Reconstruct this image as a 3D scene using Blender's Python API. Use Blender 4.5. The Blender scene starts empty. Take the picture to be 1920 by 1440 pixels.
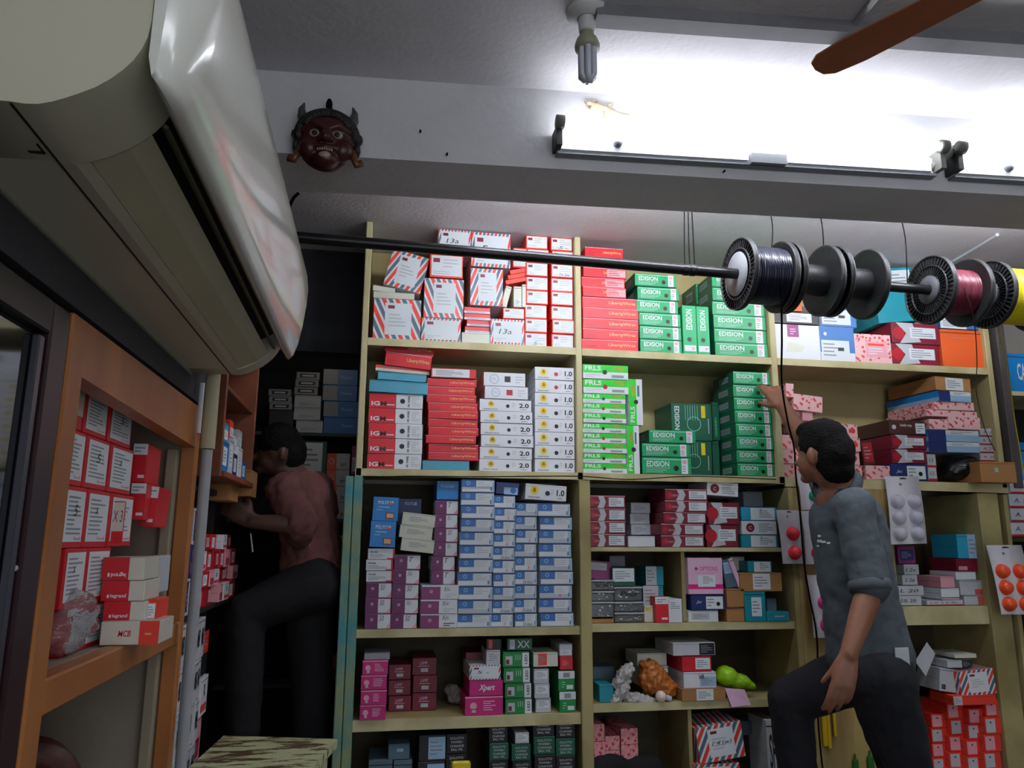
import bpy, bmesh, math, random
from mathutils import Vector, Matrix
random.seed(7)
S = bpy.context.scene
COL = S.collection
# ------------------------------------------------------------------ camera, world, lights
ZC = 1.30                      # camera height above the floor; scene coordinates below are relative to the camera
FPX = 1440.0
YAW, PIT, ROL = math.radians(10.0), math.radians(11.4), math.radians(0.3)
FW = Vector((math.sin(YAW)*math.cos(PIT), math.cos(YAW)*math.cos(PIT), math.sin(PIT)))
RT0 = Vector((math.cos(YAW), -math.sin(YAW), 0)); UP0 = RT0.cross(FW)
RT = RT0*math.cos(ROL)+UP0*math.sin(ROL); UP = UP0*math.cos(ROL)-RT0*math.sin(ROL)
cd = bpy.data.cameras.new('camera'); cam = bpy.data.objects.new('camera', cd); COL.objects.link(cam)
cd.sensor_fit = 'HORIZONTAL'; cd.sensor_width = 36.0; cd.lens = 36.0*FPX/1920.0
cd.clip_start = 0.02; cd.clip_end = 60
cam.matrix_world = Matrix(((RT.x, UP.x, -FW.x, 0), (RT.y, UP.y, -FW.y, 0), (RT.z, UP.z, -FW.z, ZC), (0, 0, 0, 1)))
S.camera = cam
S.view_settings.view_transform = 'Standard'; S.view_settings.look = 'None'
S.view_settings.exposure = 0.08; S.view_settings.gamma = 1.0; S.view_settings.use_curve_mapping = False
w = bpy.data.worlds.new('world'); S.world = w; w.use_nodes = True
w.node_tree.nodes['Background'].inputs[0].default_value = (0.80, 0.88, 1.0, 1)
w.node_tree.nodes['Background'].inputs[1].default_value = 0.55
def area(name, loc, rot, sx, sy, power, color=(1, 1, 1)):
    l = bpy.data.lights.new(name, 'AREA'); l.shape = 'RECTANGLE'; l.size = sx; l.size_y = sy; l.energy = power; l.color = color
    o = bpy.data.objects.new(name, l); COL.objects.link(o)
    o.location = (loc[0], loc[1], loc[2]+ZC); o.rotation_euler = rot
    return o
area('shopfront_daylight', (0.9, -2.35, 0.1), (math.radians(90), 0, 0), 2.6, 1.9, 16, (0.90, 0.95, 1.0))
TUBE_W = 20.0      # emission of the lit tubes
TUBE_R = 64.0
TUBE_S = 30.0

def ray(u, v): return FW + RT*((u-960)/FPX) + UP*((720-v)/FPX)
def W(u, v, Y): d = ray(u, v); return d*(Y/d.y)
def WX(u, v, X): d = ray(u, v); return d*(X/d.x)
def WZ(u, v, Z): d = ray(u, v); return d*(Z/d.z)

# ------------------------------------------------------------------ materials
def lin(h):
    h = h.lstrip('#'); c = [int(h[i:i+2], 16)/255 for i in (0, 2, 4)]
    return tuple((x/12.92 if x <= .04045 else ((x+.055)/1.055)**2.4) for x in c)+(1,)
MC = {}
def mat(name, hexc, rough=.5, metal=0., var=0., scale=8., hex2=None, bump=0., bscale=60., spec=.5, trans=0., emit=0.):
    if name in MC: return MC[name]
    m = bpy.data.materials.new(name); m.use_nodes = True; nt = m.node_tree; b = nt.nodes['Principled BSDF']
    b.inputs['Base Color'].default_value = lin(hexc); b.inputs['Roughness'].default_value = rough
    b.inputs['Metallic'].default_value = metal; b.inputs['Specular IOR Level'].default_value = spec
    if trans: b.inputs['Transmission Weight'].default_value = trans
    if emit:
        b.inputs['Emission Color'].default_value = lin(hexc); b.inputs['Emission Strength'].default_value = emit
    if var or hex2:
        tc = nt.nodes.new('ShaderNodeTexCoord'); n = nt.nodes.new('ShaderNodeTexNoise'); n.inputs['Scale'].default_value = scale
        n.inputs['Detail'].default_value = 6; n.inputs['Roughness'].default_value = .65
        r = nt.nodes.new('ShaderNodeValToRGB'); c = lin(hexc); c2 = lin(hex2) if hex2 else tuple(x*(1-var) for x in c[:3])+(1,)
        r.color_ramp.elements[0].color = c2; r.color_ramp.elements[1].color = c
        r.color_ramp.elements[0].position = .35; r.color_ramp.elements[1].position = .62
        nt.links.new(tc.outputs['Object'], n.inputs['Vector']); nt.links.new(n.outputs['Fac'], r.inputs['Fac'])
        nt.links.new(r.outputs['Color'], b.inputs['Base Color'])
    if bump:
        tc = nt.nodes.new('ShaderNodeTexCoord'); n = nt.nodes.new('ShaderNodeTexNoise'); n.inputs['Scale'].default_value = bscale
        n.inputs['Detail'].default_value = 4
        bp = nt.nodes.new('ShaderNodeBump'); bp.inputs['Strength'].default_value = bump; bp.inputs['Distance'].default_value = .01
        nt.links.new(tc.outputs['Object'], n.inputs['Vector']); nt.links.new(n.outputs['Fac'], bp.inputs['Height'])
        nt.links.new(bp.outputs['Normal'], b.inputs['Normal'])
    MC[name] = m; return m
def wood(name, h1, h2, rough=.5, sx=3, sy=3, sz=30, axis='Z'):
    if name in MC: return MC[name]
    m = bpy.data.materials.new(name); m.use_nodes = True; nt = m.node_tree; b = nt.nodes['Principled BSDF']
    tc = nt.nodes.new('ShaderNodeTexCoord'); mp = nt.nodes.new('ShaderNodeMapping'); mp.inputs['Scale'].default_value = (sx, sy, sz)
    n = nt.nodes.new('ShaderNodeTexNoise'); n.inputs['Scale'].default_value = 3; n.inputs['Detail'].default_value = 8; n.inputs['Distortion'].default_value = .15
    r = nt.nodes.new('ShaderNodeValToRGB'); r.color_ramp.elements[0].color = lin(h2); r.color_ramp.elements[1].color = lin(h1)
    r.color_ramp.elements[0].position = .36; r.color_ramp.elements[1].position = .6
    nt.links.new(tc.outputs['Object'], mp.inputs['Vector']); nt.links.new(mp.outputs['Vector'], n.inputs['Vector'])
    nt.links.new(n.outputs['Fac'], r.inputs['Fac']); nt.links.new(r.outputs['Color'], b.inputs['Base Color'])
    b.inputs['Roughness'].default_value = rough
    MC[name] = m; return m
def dots(name, base, dot, scale=60, thr=.35):
    if name in MC: return MC[name]
    m = bpy.data.materials.new(name); m.use_nodes = True; nt = m.node_tree; b = nt.nodes['Principled BSDF']
    tc = nt.nodes.new('ShaderNodeTexCoord'); v = nt.nodes.new('ShaderNodeTexVoronoi'); v.inputs['Scale'].default_value = scale
    r = nt.nodes.new('ShaderNodeValToRGB'); r.color_ramp.elements[0].color = lin(dot); r.color_ramp.elements[1].color = lin(base)
    r.color_ramp.elements[0].position = thr; r.color_ramp.elements[1].position = thr+.12
    nt.links.new(tc.outputs['Object'], v.inputs['Vector']); nt.links.new(v.outputs['Distance'], r.inputs['Fac'])
    nt.links.new(r.outputs['Color'], b.inputs['Base Color']); b.inputs['Roughness'].default_value = .55
    MC[name] = m; return m
COLS = dict(white='#e6eaf0', paper='#e3ecf0', cream_w='#d9dccb', red='#d41f2b', dred='#b01828', orange='#e8622a', redor='#ee4030', green='#0f9c5c', edgreen='#12a565',
            dgreen='#0c5a40', frls='#22cc2e', gold='#e8b878', yellow='#e8d41c', ink='#15181c', grey='#8f959c', lgrey='#c3c8ce', slate='#56707f', navy='#1d2f6c',
            blue='#2f6fb4', bblue='#1282cc', lblue='#9fc4e4', purple='#6a1a5c', plum='#8a3070', magenta='#c81478', maroon='#7c1830', teal='#0f8c9c', tealblue='#4ea3bd',
            brown='#4a2a26', carton='#a97a48', pinkl='#eba9b4', pink='#e9c0dc', black='#101114', pinkhot='#d81a80', cyan='#2ea6c8', dark='#26262a', cardw='#d8d4c6', xgreen='#128a3e', mint='#8fd8c0')
def K(n):
    return mat('print_'+n, COLS[n], rough=.42 if n not in ('carton', 'paper') else .75)
K_PINK = dots('pink_patterned_card', '#f2c4c4', '#d8404e', 55, .30)
K_PINK2 = dots('red_patterned_card', '#e89a98', '#c03844', 70, .35)

# ------------------------------------------------------------------ mesh builder
ORG = {}
def link(o, parent, origin, rot=(0, 0, 0)):
    COL.objects.link(o)
    if parent is not None:
        o.parent = parent
    else:
        o.location = (origin[0], origin[1], origin[2]+ZC); o.rotation_euler = rot
    return o
class MB:
    def __init__(s): s.v = []; s.f = []; s.mi = []; s.mats = []; s.sm = []
    def m(s, mt):
        if mt not in s.mats: s.mats.append(mt)
        return s.mats.index(mt)
    def add(s, vs, fs, mt, smooth=False, X=None):
        b = len(s.v); k = s.m(mt)
        for p in vs: s.v.append(tuple(X @ Vector(p)) if X is not None else tuple(p))
        for f in fs: s.f.append(tuple(b+i for i in f)); s.mi.append(k); s.sm.append(smooth)
    def box(s, a, b, mt, c=0.0, X=None):
        (x0, y0, z0), (x1, y1, z1) = [min(p, q) for p, q in zip(a, b)], [max(p, q) for p, q in zip(a, b)]
        if c <= 0:
            vs = [(x, y, z) for z in (z0, z1) for y in (y0, y1) for x in (x0, x1)]
            fs = [(0, 2, 3, 1), (4, 5, 7, 6), (0, 1, 5, 4), (2, 6, 7, 3), (0, 4, 6, 2), (1, 3, 7, 5)]
            s.add(vs, fs, mt, X=X); return
        c = min(c, (x1-x0)*.3, (y1-y0)*.3, (z1-z0)*.3)
        vs = []; idx = {}
        for ix, (x, dx) in enumerate(((x0, c), (x1, -c))):
            for iy, (y, dy) in enumerate(((y0, c), (y1, -c))):
                for iz, (z, dz) in enumerate(((z0, c), (z1, -c))):
                    idx[ix, iy, iz, 0] = len(vs); vs.append((x, y+dy, z+dz))
                    idx[ix, iy, iz, 1] = len(vs); vs.append((x+dx, y, z+dz))
                    idx[ix, iy, iz, 2] = len(vs); vs.append((x+dx, y+dy, z))
        I = lambda a_, b_, c_, d_: idx[a_, b_, c_, d_]
        fs = []
        fs += [(I(0,0,0,0), I(0,0,1,0), I(0,1,1,0), I(0,1,0,0)), (I(1,0,0,0), I(1,1,0,0), I(1,1,1,0), I(1,0,1,0)),
               (I(0,0,0,1), I(1,0,0,1), I(1,0,1,1), I(0,0,1,1)), (I(0,1,0,1), I(0,1,1,1), I(1,1,1,1), I(1,1,0,1)),
               (I(0,0,0,2), I(0,1,0,2), I(1,1,0,2), I(1,0,0,2)), (I(0,0,1,2), I(1,0,1,2), I(1,1,1,2), I(0,1,1,2))]
        for q in (0, 1):
            for r in (0, 1):
                fs.append((I(q,r,0,0), I(q,r,0,1), I(q,r,1,1), I(q,r,1,0)))
                fs.append((I(q,0,r,0), I(q,0,r,2), I(q,1,r,2), I(q,1,r,0)))
                fs.append((I(0,q,r,1), I(0,q,r,2), I(1,q,r,2), I(1,q,r,1)))
        for q in (0, 1):
            for r in (0, 1):
                for t in (0, 1): fs.append((I(q,r,t,0), I(q,r,t,1), I(q,r,t,2)))
        s.add(vs, fs, mt, X=X)
    def prism(s, prof, y0, y1, mt, axis='Y', smooth=False):
        n = len(prof)
        if axis == 'Y': vs = [(p[0], y0, p[1]) for p in prof]+[(p[0], y1, p[1]) for p in prof]
        elif axis == 'X': vs = [(y0, p[0], p[1]) for p in prof]+[(y1, p[0], p[1]) for p in prof]
        else: vs = [(p[0], p[1], y0) for p in prof]+[(p[0], p[1], y1) for p in prof]
        s.add(vs, [(i, (i+1) % n, n+(i+1) % n, n+i) for i in range(n)], mt, smooth)
        s.add(vs, [tuple(range(n))[::-1], tuple(range(n, 2*n))], mt)
    def tube(s, pts, r, mt, n=10, cap=True):
        pts = [Vector(p) for p in pts]; vs = []; k = len(pts)
        rr = r if isinstance(r, (list, tuple)) else [r]*k
        prev = None
        for i, p in enumerate(pts):
            t = (pts[min(i+1, k-1)]-pts[max(i-1, 0)]).normalized()
            if prev is None:
                a = Vector((0, 0, 1)) if abs(t.z) < .9 else Vector((1, 0, 0)); u = t.cross(a).normalized()
            else: u = (prev-t*prev.dot(t)).normalized()
            prev = u; w_ = t.cross(u)
            for j in range(n):
                an = 2*math.pi*j/n; vs.append(p+(u*math.cos(an)+w_*math.sin(an))*rr[i])
        fs = [(i*n+j, i*n+(j+1) % n, (i+1)*n+(j+1) % n, (i+1)*n+j) for i in range(k-1) for j in range(n)]
        s.add(vs, fs, mt, True)
        if cap: s.add(vs[:n], [tuple(range(n))[::-1]], mt); s.add(vs[-n:], [tuple(range(n))], mt)
    def lathe(s, prof, mt, o=(0, 0, 0), ax=(0, 0, 1), n=24, smooth=True):
        ax = Vector(ax).normalized(); a = Vector((1, 0, 0)) if abs(ax.x) < .9 else Vector((0, 1, 0))
        u = ax.cross(a).normalized(); w_ = ax.cross(u); o = Vector(o); vs = []
        for (r, h) in prof:
            for j in range(n):
                an = 2*math.pi*j/n; vs.append(o+ax*h+(u*math.cos(an)+w_*math.sin(an))*max(r, 1e-5))
        s.add(vs, [(i*n+j, i*n+(j+1) % n, (i+1)*n+(j+1) % n, (i+1)*n+j) for i in range(len(prof)-1) for j in range(n)], mt, smooth)
    def ball(s, c, r, mt, n=16, m_=10, X=None):
        rx, ry, rz = r if isinstance(r, (tuple, list)) else (r, r, r); vs = []
        for i in range(m_+1):
            th = math.pi*i/m_
            for j in range(n):
                ph = 2*math.pi*j/n; q = Vector((rx*math.sin(th)*math.cos(ph), ry*math.sin(th)*math.sin(ph), rz*math.cos(th)))
                if X is not None: q = X @ q
                vs.append(q+Vector(c))
        s.add(vs, [(i*n+j, (i+1)*n+j, (i+1)*n+(j+1) % n, i*n+(j+1) % n) for i in range(m_) for j in range(n)], mt, True)
    def mesh(s, name, origin=(0, 0, 0), fix=True):
        me = bpy.data.meshes.new(name)
        o = Vector(origin)
        me.from_pydata([tuple(Vector(p)-o) for p in s.v], [], s.f)
        for mt in s.mats: me.materials.append(mt)
        me.polygons.foreach_set('material_index', s.mi); me.polygons.foreach_set('use_smooth', s.sm)
        me.update(); return me
    def build(s, name, parent=None, origin=None, fix=True):
        if parent is not None: origin = ORG[parent.name]
        if origin is None:
            xs = list(zip(*s.v)); origin = ((min(xs[0])+max(xs[0]))/2, (min(xs[1])+max(xs[1]))/2, min(xs[2]))
        me = s.mesh(name, origin)
        if fix:
            bm = bmesh.new(); bm.from_mesh(me); bmesh.ops.recalc_face_normals(bm, faces=bm.faces); bm.to_mesh(me); bm.free()
        o = bpy.data.objects.new(name, me); link(o, parent, origin); ORG[o.name] = origin
        return o
def tag(o, label, cat=None, group=None, kind=None):
    if label: o['label'] = label
    if cat: o['category'] = cat
    if group: o['group'] = group
    if kind: o['kind'] = kind
    return o
def empty(name, origin, label, cat, group=None):
    o = bpy.data.objects.new(name, None); o.empty_display_size = .05; link(o, None, origin); ORG[o.name] = tuple(origin)
    return tag(o, label, cat, group)
def struct(mb, name, **k):
    o = mb.build(name, **k); o['kind'] = 'structure'; return o

# ------------------------------------------------------------------ lettering
TXT = {}
def text_geo(t, shear=0., off=0.0):
    key = (t, shear, off)
    if key in TXT: return TXT[key]
    c = bpy.data.curves.new('t', 'FONT'); c.body = t; c.resolution_u = 2; c.shear = shear; c.offset = off; c.fill_mode = 'FRONT'
    o = bpy.data.objects.new('t', c); COL.objects.link(o)
    dg = bpy.context.evaluated_depsgraph_get(); me = bpy.data.meshes.new_from_object(o.evaluated_get(dg))
    vs = [tuple(v.co) for v in me.vertices]; fs = [tuple(p.vertices) for p in me.polygons]
    bpy.data.objects.remove(o); bpy.data.curves.remove(c); bpy.data.meshes.remove(me)
    x0 = min(v[0] for v in vs); x1 = max(v[0] for v in vs); y0 = min(v[1] for v in vs); y1 = max(v[1] for v in vs)
    vs = [((v[0]-x0)/(x1-x0), (v[1]-y0)/(y1-y0)) for v in vs]
    TXT[key] = (vs, fs); return TXT[key]
def clip(poly, x0, y0, x1, y1):
    def cut(ps, ins, isec):
        out = []
        for i in range(len(ps)):
            a, b = ps[i], ps[(i+1) % len(ps)]
            if ins(a):
                out.append(a)
                if not ins(b): out.append(isec(a, b))
            elif ins(b): out.append(isec(a, b))
        return out
    def ix(c): return lambda a, b: (c, a[1]+(b[1]-a[1])*(c-a[0])/(b[0]-a[0]))
    def iy(c): return lambda a, b: (a[0]+(b[0]-a[0])*(c-a[1])/(b[1]-a[1]), c)
    for ins, isec in ((lambda p: p[0] >= x0, ix(x0)), (lambda p: p[0] <= x1, ix(x1)), (lambda p: p[1] >= y0, iy(y0)), (lambda p: p[1] <= y1, iy(y1))):
        if poly: poly = cut(poly, ins, isec)
    return poly
class Face:
    """draws printed patches a hair in front of one face of a box w x d x h (front face at y=0 facing -y)"""
    def __init__(s, mb, w, d, h, side='F', base=0.0003):
        s.mb = mb; s.w = w; s.d = d; s.h = h; s.side = side; s.e = base
        s.fw = w if side in 'FT' else d; s.fh = h if side in 'FLR' else d
    def P(s, x, y, l):
        e = s.e+l*.00035
        if s.side == 'F': return (x*s.w, -e, y*s.h)
        if s.side == 'L': return (-e, (1-x)*s.d, y*s.h)
        if s.side == 'R': return (s.w+e, x*s.d, y*s.h)
        return (x*s.w, y*s.d, s.h+e)
    def poly(s, pts, c, l=0):
        if len(pts) < 3: return
        mt = K(c) if isinstance(c, str) else c
        s.mb.add([s.P(x, y, l) for x, y in pts], [tuple(range(len(pts)))], mt)
    def rect(s, x0, y0, x1, y1, c, l=0): s.poly([(x0, y0), (x1, y0), (x1, y1), (x0, y1)], c, l)
    def disc(s, cx, cy, r, c, l=1, n=14, r2=0):
        a = s.fh/s.fw
        if r2:
            pts = []
            for i in range(n+1):
                t = 2*math.pi*i/n; pts.append((cx+r*a*math.cos(t), cy+r*math.sin(t), cx+r2*a*math.cos(t), cy+r2*math.sin(t)))
            for p, q in zip(pts, pts[1:]): s.poly([(p[0], p[1]), (q[0], q[1]), (q[2], q[3]), (p[2], p[3])], c, l)
            return
        s.poly([(cx+r*a*math.cos(2*math.pi*i/n), cy+r*math.sin(2*math.pi*i/n)) for i in range(n)], c, l)
    def text(s, t, x0, y0, x1, y1, c, l=1, shear=0., off=0., flip=False):
        vs, fs = text_geo(t, shear, off); mt = K(c) if isinstance(c, str) else c
        if flip: vs = [(1-a, 1-b) for a, b in vs]
        s.mb.add([s.P(x0+a*(x1-x0), y0+b*(y1-y0), l) for a, b in vs], fs, mt)
    def vtext(s, t, x0, y0, x1, y1, c, l=1, up=True):
        vs, fs = text_geo(t, 0., 0.02); mt = K(c)
        s.mb.add([s.P(x0+(1-b if up else b)*(x1-x0), y0+(a if up else 1-a)*(y1-y0), l) for a, b in vs], fs, mt)
    def lines(s, x0, y0, x1, y1, n, c='grey', l=1, seed=1):
        r = random.Random(seed); st = (y1-y0)/n
        for i in range(n):
            y = y0+(i+.3)*st; s.rect(x0, y, x0+(x1-x0)*r.uniform(.45, 1), y+st*.38, c, l)
    def stripes(s, cols, n, slant, fr, l=0, x0=0, y0=0, x1=1, y1=1):
        """diagonal stripes, n over the width, slant = horizontal run over the height"""
        for i in range(-3*n, 2*n+2):
            c = cols[i % len(cols)]
            if c is None: continue
            a = i/n; b = a+fr/n
            s.poly(clip([(a, 0), (b, 0), (b+slant, 1), (a+slant, 1)][::1], x0, y0, x1, y1), c, l)

# ------------------------------------------------------------------ box styles: each returns (base colour, body draw, label-or-None)
def st_edision(mb, lb, w, d, h, v):
    f = Face(mb, w, d, h); L = Face(mb, w, d, h, 'L')
    f.rect(.0, .0, 1, .06, 'dgreen'); f.rect(.03, .86, .8, .92, 'mint')
    f.rect(.07, .42, .55, .84, 'green', 0); f.text('EDISION', .09, .45, .55, .80, 'white', 1, off=.02)
    f.rect(.08, .36, .56, .39, 'lgrey', 1); f.rect(.08, .24, .5, .28, 'mint', 1); f.rect(.08, .14, .42, .17, 'mint', 1)
    f.disc(.69, .38, .16, 'black', 1)
    L.rect(0, 0, 1, 1, 'dgreen', 0); L.rect(.3, .3, .75, .75, 'grey', 1); L.text('EDISION', .34, .4, .72, .66, 'dgreen', 2)
    g = Face(lb, w, d, h); g.rect(.80, .06, .93, .96, 'white', 1); g.rect(.825, .66, .905, .86, 'pinkl', 2); g.lines(.82, .14, .91, .56, 3, 'grey', 2, 3)
    return 'green'
def st_edvert(mb, lb, w, d, h, v):
    f = Face(mb, w, d, h); f.vtext('EDISION', .25, .5, .7, .92, 'white'); f.disc(.45, .30, .045, 'black')
    g = Face(lb, w, d, h); g.rect(.08, .06, .9, .18, 'white', 1); g.disc(.7, .12, .03, 'pinkl', 2)
    return 'edgreen'
def st_edbig(mb, lb, w, d, h, v):
    f = Face(mb, w, d, h); f.rect(.06, .25, .22, .95, 'dgreen', 0); f.vtext('EDISION', .08, .28, .2, .92, 'white', 1, up=False)
    for i in range(6): f.rect(.34+i*.06, .55, .35+i*.06, .95, 'mint', 0)
    f.disc(.55, .45, .2, 'mint', 1, 20, .185); f.rect(.74, .62, .84, .95, 'yellow', 0); f.rect(.9, .2, .92, .6, 'lgrey', 0)
    return 'dgreen'
def st_liberty(mb, lb, w, d, h, v):
    f = Face(mb, w, d, h); f.rect(0, .94, 1, 1, 'pinkl'); f.text('LibertyWires', .5 if v else .47, .32, .95, .68, 'gold', 1, off=.02)
    f.rect(.40, .0, .405, .94, 'dred', 0); f.lines(.05, .12, .3, .5, 2, 'dred', 1, 5)
    return 'red'
def st_liberty2(mb, lb, w, d, h, v):
    st_liberty(mb, lb, w, d, h, v); g = Face(lb, w, d, h); g.rect(.55, .12, .98, .86, 'pinkl', 1); g.lines(.58, .2, .95, .8, 3, 'red', 2, 9)
    return 'red'
def st_igm(mb, lb, w, d, h, v):
    f = Face(mb, w, d, h); f.rect(0, 0, .5, 1, 'red', 0); f.rect(0, .0, .5, .06, 'dred', 1)
    f.text('IG', .04, .16, .2, .46, 'white', 1, off=.03); f.text('M', .21, .16, .32, .46, 'ink', 1, off=.03); f.rect(.33, .2, .47, .27, 'white', 1)
    f.disc(.62, .5, .17, 'ink', 1); f.vtext('FR WIRE', .72, .12, .76, .88, 'ink'); f.lines(.8, .15, .96, .85, 6, 'lgrey', 1, 2)
    return 'white'
def st_frls(mb, lb, w, d, h, v):
    f = Face(mb, w, d, h); f.poly([(0, .42), (.45, .42), (.55, .5), (1, .5), (1, 1), (0, 1)], 'frls', 0)
    f.text('FRLS', .04, .58, .4, .92, 'white', 1, off=.03); f.disc(.48, .48, .17, ('ink', 'dred', 'ink', 'navy')[v % 4], 1)
    f.text('WIRE', .68, .62, .92, .9, 'orange', 1); f.rect(.63, .12, .9, .3, 'grey', 1); f.lines(.05, .1, .42, .34, 2, 'lgrey', 1)
    return 'white'
def st_frlsv(mb, lb, w, d, h, v):
    f = Face(mb, w, d, h); f.rect(0, 0, .55, 1, 'frls', 0); f.vtext('FRLS', .1, .06, .42, .4, 'white'); f.disc(.52, .5, .05, 'ink', 1); f.vtext('WIRE', .25, .62, .45, .86, 'orange')
    f.rect(.62, .62, .78, .86, 'slate', 1)
    return 'white'
def _yl(f, t, v):
    f.disc(.22, .60, .28, 'yellow', 1); f.poly([(.18, .5), (.26, .5), (.25, .72), (.22, .78), (.19, .72)], 'carton', 2)
    f.text('PREMIER', .08, .1, .36, .2, 'ink', 1); f.disc(.54, .45, .16, ('ink', 'ink', 'navy', 'dred')[v % 4], 1)
    f.text(t, .76, .32, .95, .72, 'ink', 1, off=.03); f.rect(.78, .14, .9, .19, 'grey', 1); f.lines(.62, .35, .7, .75, 3, 'lgrey', 1)
def st_two(mb, lb, w, d, h, v): _yl(Face(mb, w, d, h), '2.0', v); return 'white'
def st_one(mb, lb, w, d, h, v): _yl(Face(mb, w, d, h), '1.0', v); return 'white'
def st_bcirc(mb, lb, w, d, h, v):
    f = Face(mb, w, d, h); f.disc(.25, .5, .36, 'lblue', 1, 18, .3); f.text('FR', .18, .38, .3, .6, 'lgrey', 1); f.rect(.5, .3, .64, .74, 'ink' if v == 0 else 'dred', 1); f.lines(.76, .2, .95, .8, 3, 'lgrey', 1)
    return 'white'
def st_bluewhite(mb, lb, w, d, h, v):
    f = Face(mb, w, d, h); f.rect(0, .38, .44, 1, 'blue', 0); f.rect(0, .92, 1, 1, 'navy', 1); f.disc(.2, .7, .16, 'lblue', 1, 12, .1); f.rect(.93, 0, 1, .8, 'lblue', 0); f.rect(.88, .1, .92, .4, 'slate', 1)
    f.rect(0, 0, 1, .05, 'lblue', 1)
    g = Face(lb, w, d, h); g.rect(.47, .30, .90, .90, 'paper', 1); g.lines(.5, .38, .86, .84, 3, 'lgrey', 2, v+2)
    if v % 3 == 1: g.text('A', .56, .08, .66, .34, 'redor', 2, .3)
    if v % 3 == 2: g.text('5A 6mm', .35, .05, .8, .3, 'ink', 2, .3)
    return 'lgrey' if v % 4 == 3 else 'white'
def st_bluetop(mb, lb, w, d, h, v):
    f = Face(mb, w, d, h); f.rect(.35, .0, .95, .6, 'lblue', 0); f.disc(.75, .35, .25, 'blue', 1)
    return 'navy'
def st_purple(mb, lb, w, d, h, v):
    f = Face(mb, w, d, h); f.rect(0, 0, .5, 1, 'purple', 0); f.rect(0, .93, 1, 1, 'plum', 1); f.disc(.26, .6, .1, 'pink', 1, 8, .05); f.lines(.14, .3, .38, .44, 2, 'plum', 1)
    f.poly([(.8, 0), (1, 0), (1, .4)], 'pinkl', 1); f.text(('50', '5|c', 'T', '50')[v % 4], .56, .5, .74, .86, 'ink', 1, .3)
    return 'white'
def st_purple2(mb, lb, w, d, h, v):
    f = Face(mb, w, d, h); f.rect(0, 0, .5, 1, 'plum', 0); f.rect(0, .9, 1, 1, 'white', 1); f.disc(.25, .55, .12, 'pink', 1, 8, .06)
    f.text('5|c', .58, .52, .78, .86, 'ink', 1, .3); f.lines(.62, .1, .95, .4, 2, 'ink' if v == 2 else 'lgrey', 1)
    return 'white'
def st_whitetext(mb, lb, w, d, h, v):
    f = Face(mb, w, d, h); f.text('Havells', .08, .6, .36, .78, 'ink', 1, off=.02); f.lines(.08, .15, .8, .5, 3, 'grey', 1, v); f.rect(.93, 0, 1, 1, 'red', 0); f.rect(.72, .0, 1, .12, 'red', 0)
    return 'white'
def st_polycab(mb, lb, w, d, h, v):
    f = Face(mb, w, d, h); f.text('POLYCAB', .2, .7, .8, .84, 'white', 1, off=.02); f.rect(.6, .7, .8, .76, 'redor', 2); f.rect(.2, .56, .65, .6, 'lblue', 1); f.rect(.15, .45, .4, .48, 'lblue', 1)
    f.rect(.52, .1, .84, .36, 'maroon', 1); f.rect(.56, .14, .82, .32, 'gold', 2)
    return 'bblue'
def st_maroon(mb, lb, w, d, h, v):
    f = Face(mb, w, d, h); f.poly([(.25, 0), (.42, 0), (.48, .5), (.42, 1), (.27, 1), (.33, .5)], 'lgrey', 0); f.text('Crabtree', .1, .35, .34, .6, 'pinkl', 1)
    f.disc(.1, .5, .3, 'dred', 1); f.rect(0, .94, 1, 1, 'pinkl', 1)
    g = Face(lb, w, d, h); g.rect(.56, .12, .97, .86, 'paper', 1); g.lines(.59, .2, .93, .8, 4, 'grey', 2, v)
    return 'maroon'
def st_maroon2(mb, lb, w, d, h, v):
    f = Face(mb, w, d, h); f.disc(.24, .5, .34, 'maroon', 1, 18); f.text('C', .19, .36, .29, .62, 'pinkl', 2, off=.03); f.lines(.48, .14, .93, .86, 5, 'grey', 1, v)
    return 'paper'
def st_maroon3(mb, lb, w, d, h, v):
    f = Face(mb, w, d, h); f.poly([(.1, 1), (.45, 1), (.5, .55), (.6, .1), (.15, .0), (.3, .5)], 'lgrey', 0); f.disc(.14, .5, .3, 'dred', 1)
    g = Face(lb, w, d, h); g.rect(.38, .28, .92, .80, 'paper', 1); g.lines(.42, .34, .88, .76, 4, 'grey', 2, v)
    return 'maroon'
def st_tealw(mb, lb, w, d, h, v):
    g = Face(lb, w, d, h); g.rect(.26, .04, .94, .94, 'paper', 1); g.lines(.5, .2, .9, .8, 4, 'grey', 2, v); g.text('T', .52, .5, .58, .85, 'navy', 2)
    return 'cyan' if v % 2 == 0 else 'teal'
def st_redlabel(mb, lb, w, d, h, v):
    g = Face(lb, w, d, h); g.rect(.05, .08, .97, .93, 'paper', 1); g.rect(.10, .64, .30, .82, 'maroon', 2); g.lines(.4, .4, .92, .84, 3, 'lgrey', 2, v); g.lines(.1, .12, .6, .3, 2, 'lgrey', 2, v+1)
    if v % 4 == 2: g.text(('2w 6w', 'A+', '5~', 'B6')[v % 3], .35, .12, .85, .34, 'ink', 2, .3)
    return 'redor'
def st_striped(mb, lb, w, d, h, v):
    f = Face(mb, w, d, h); f.stripes(['redor', 'slate'], 7, -.42 if v % 2 == 0 else .42, .62)
    Face(mb, w, d, h, 'L').stripes(['redor', 'slate'], 7, .3, .62); Face(mb, w, d, h, 'T').stripes(['redor', 'slate'], 9, .2, .62)
    g = Face(lb, w, d, h); g.rect(.24, .12, .80, .90, 'paper', 1); g.rect(.3, .76, .44, .84, 'maroon', 2); g.lines(.32, .3, .72, .66, 4, 'lgrey', 2, v)
    if v == 3: g.text('1 4 (w)', .3, .4, .74, .56, 'ink', 2, .3)
    return 'white'
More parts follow.
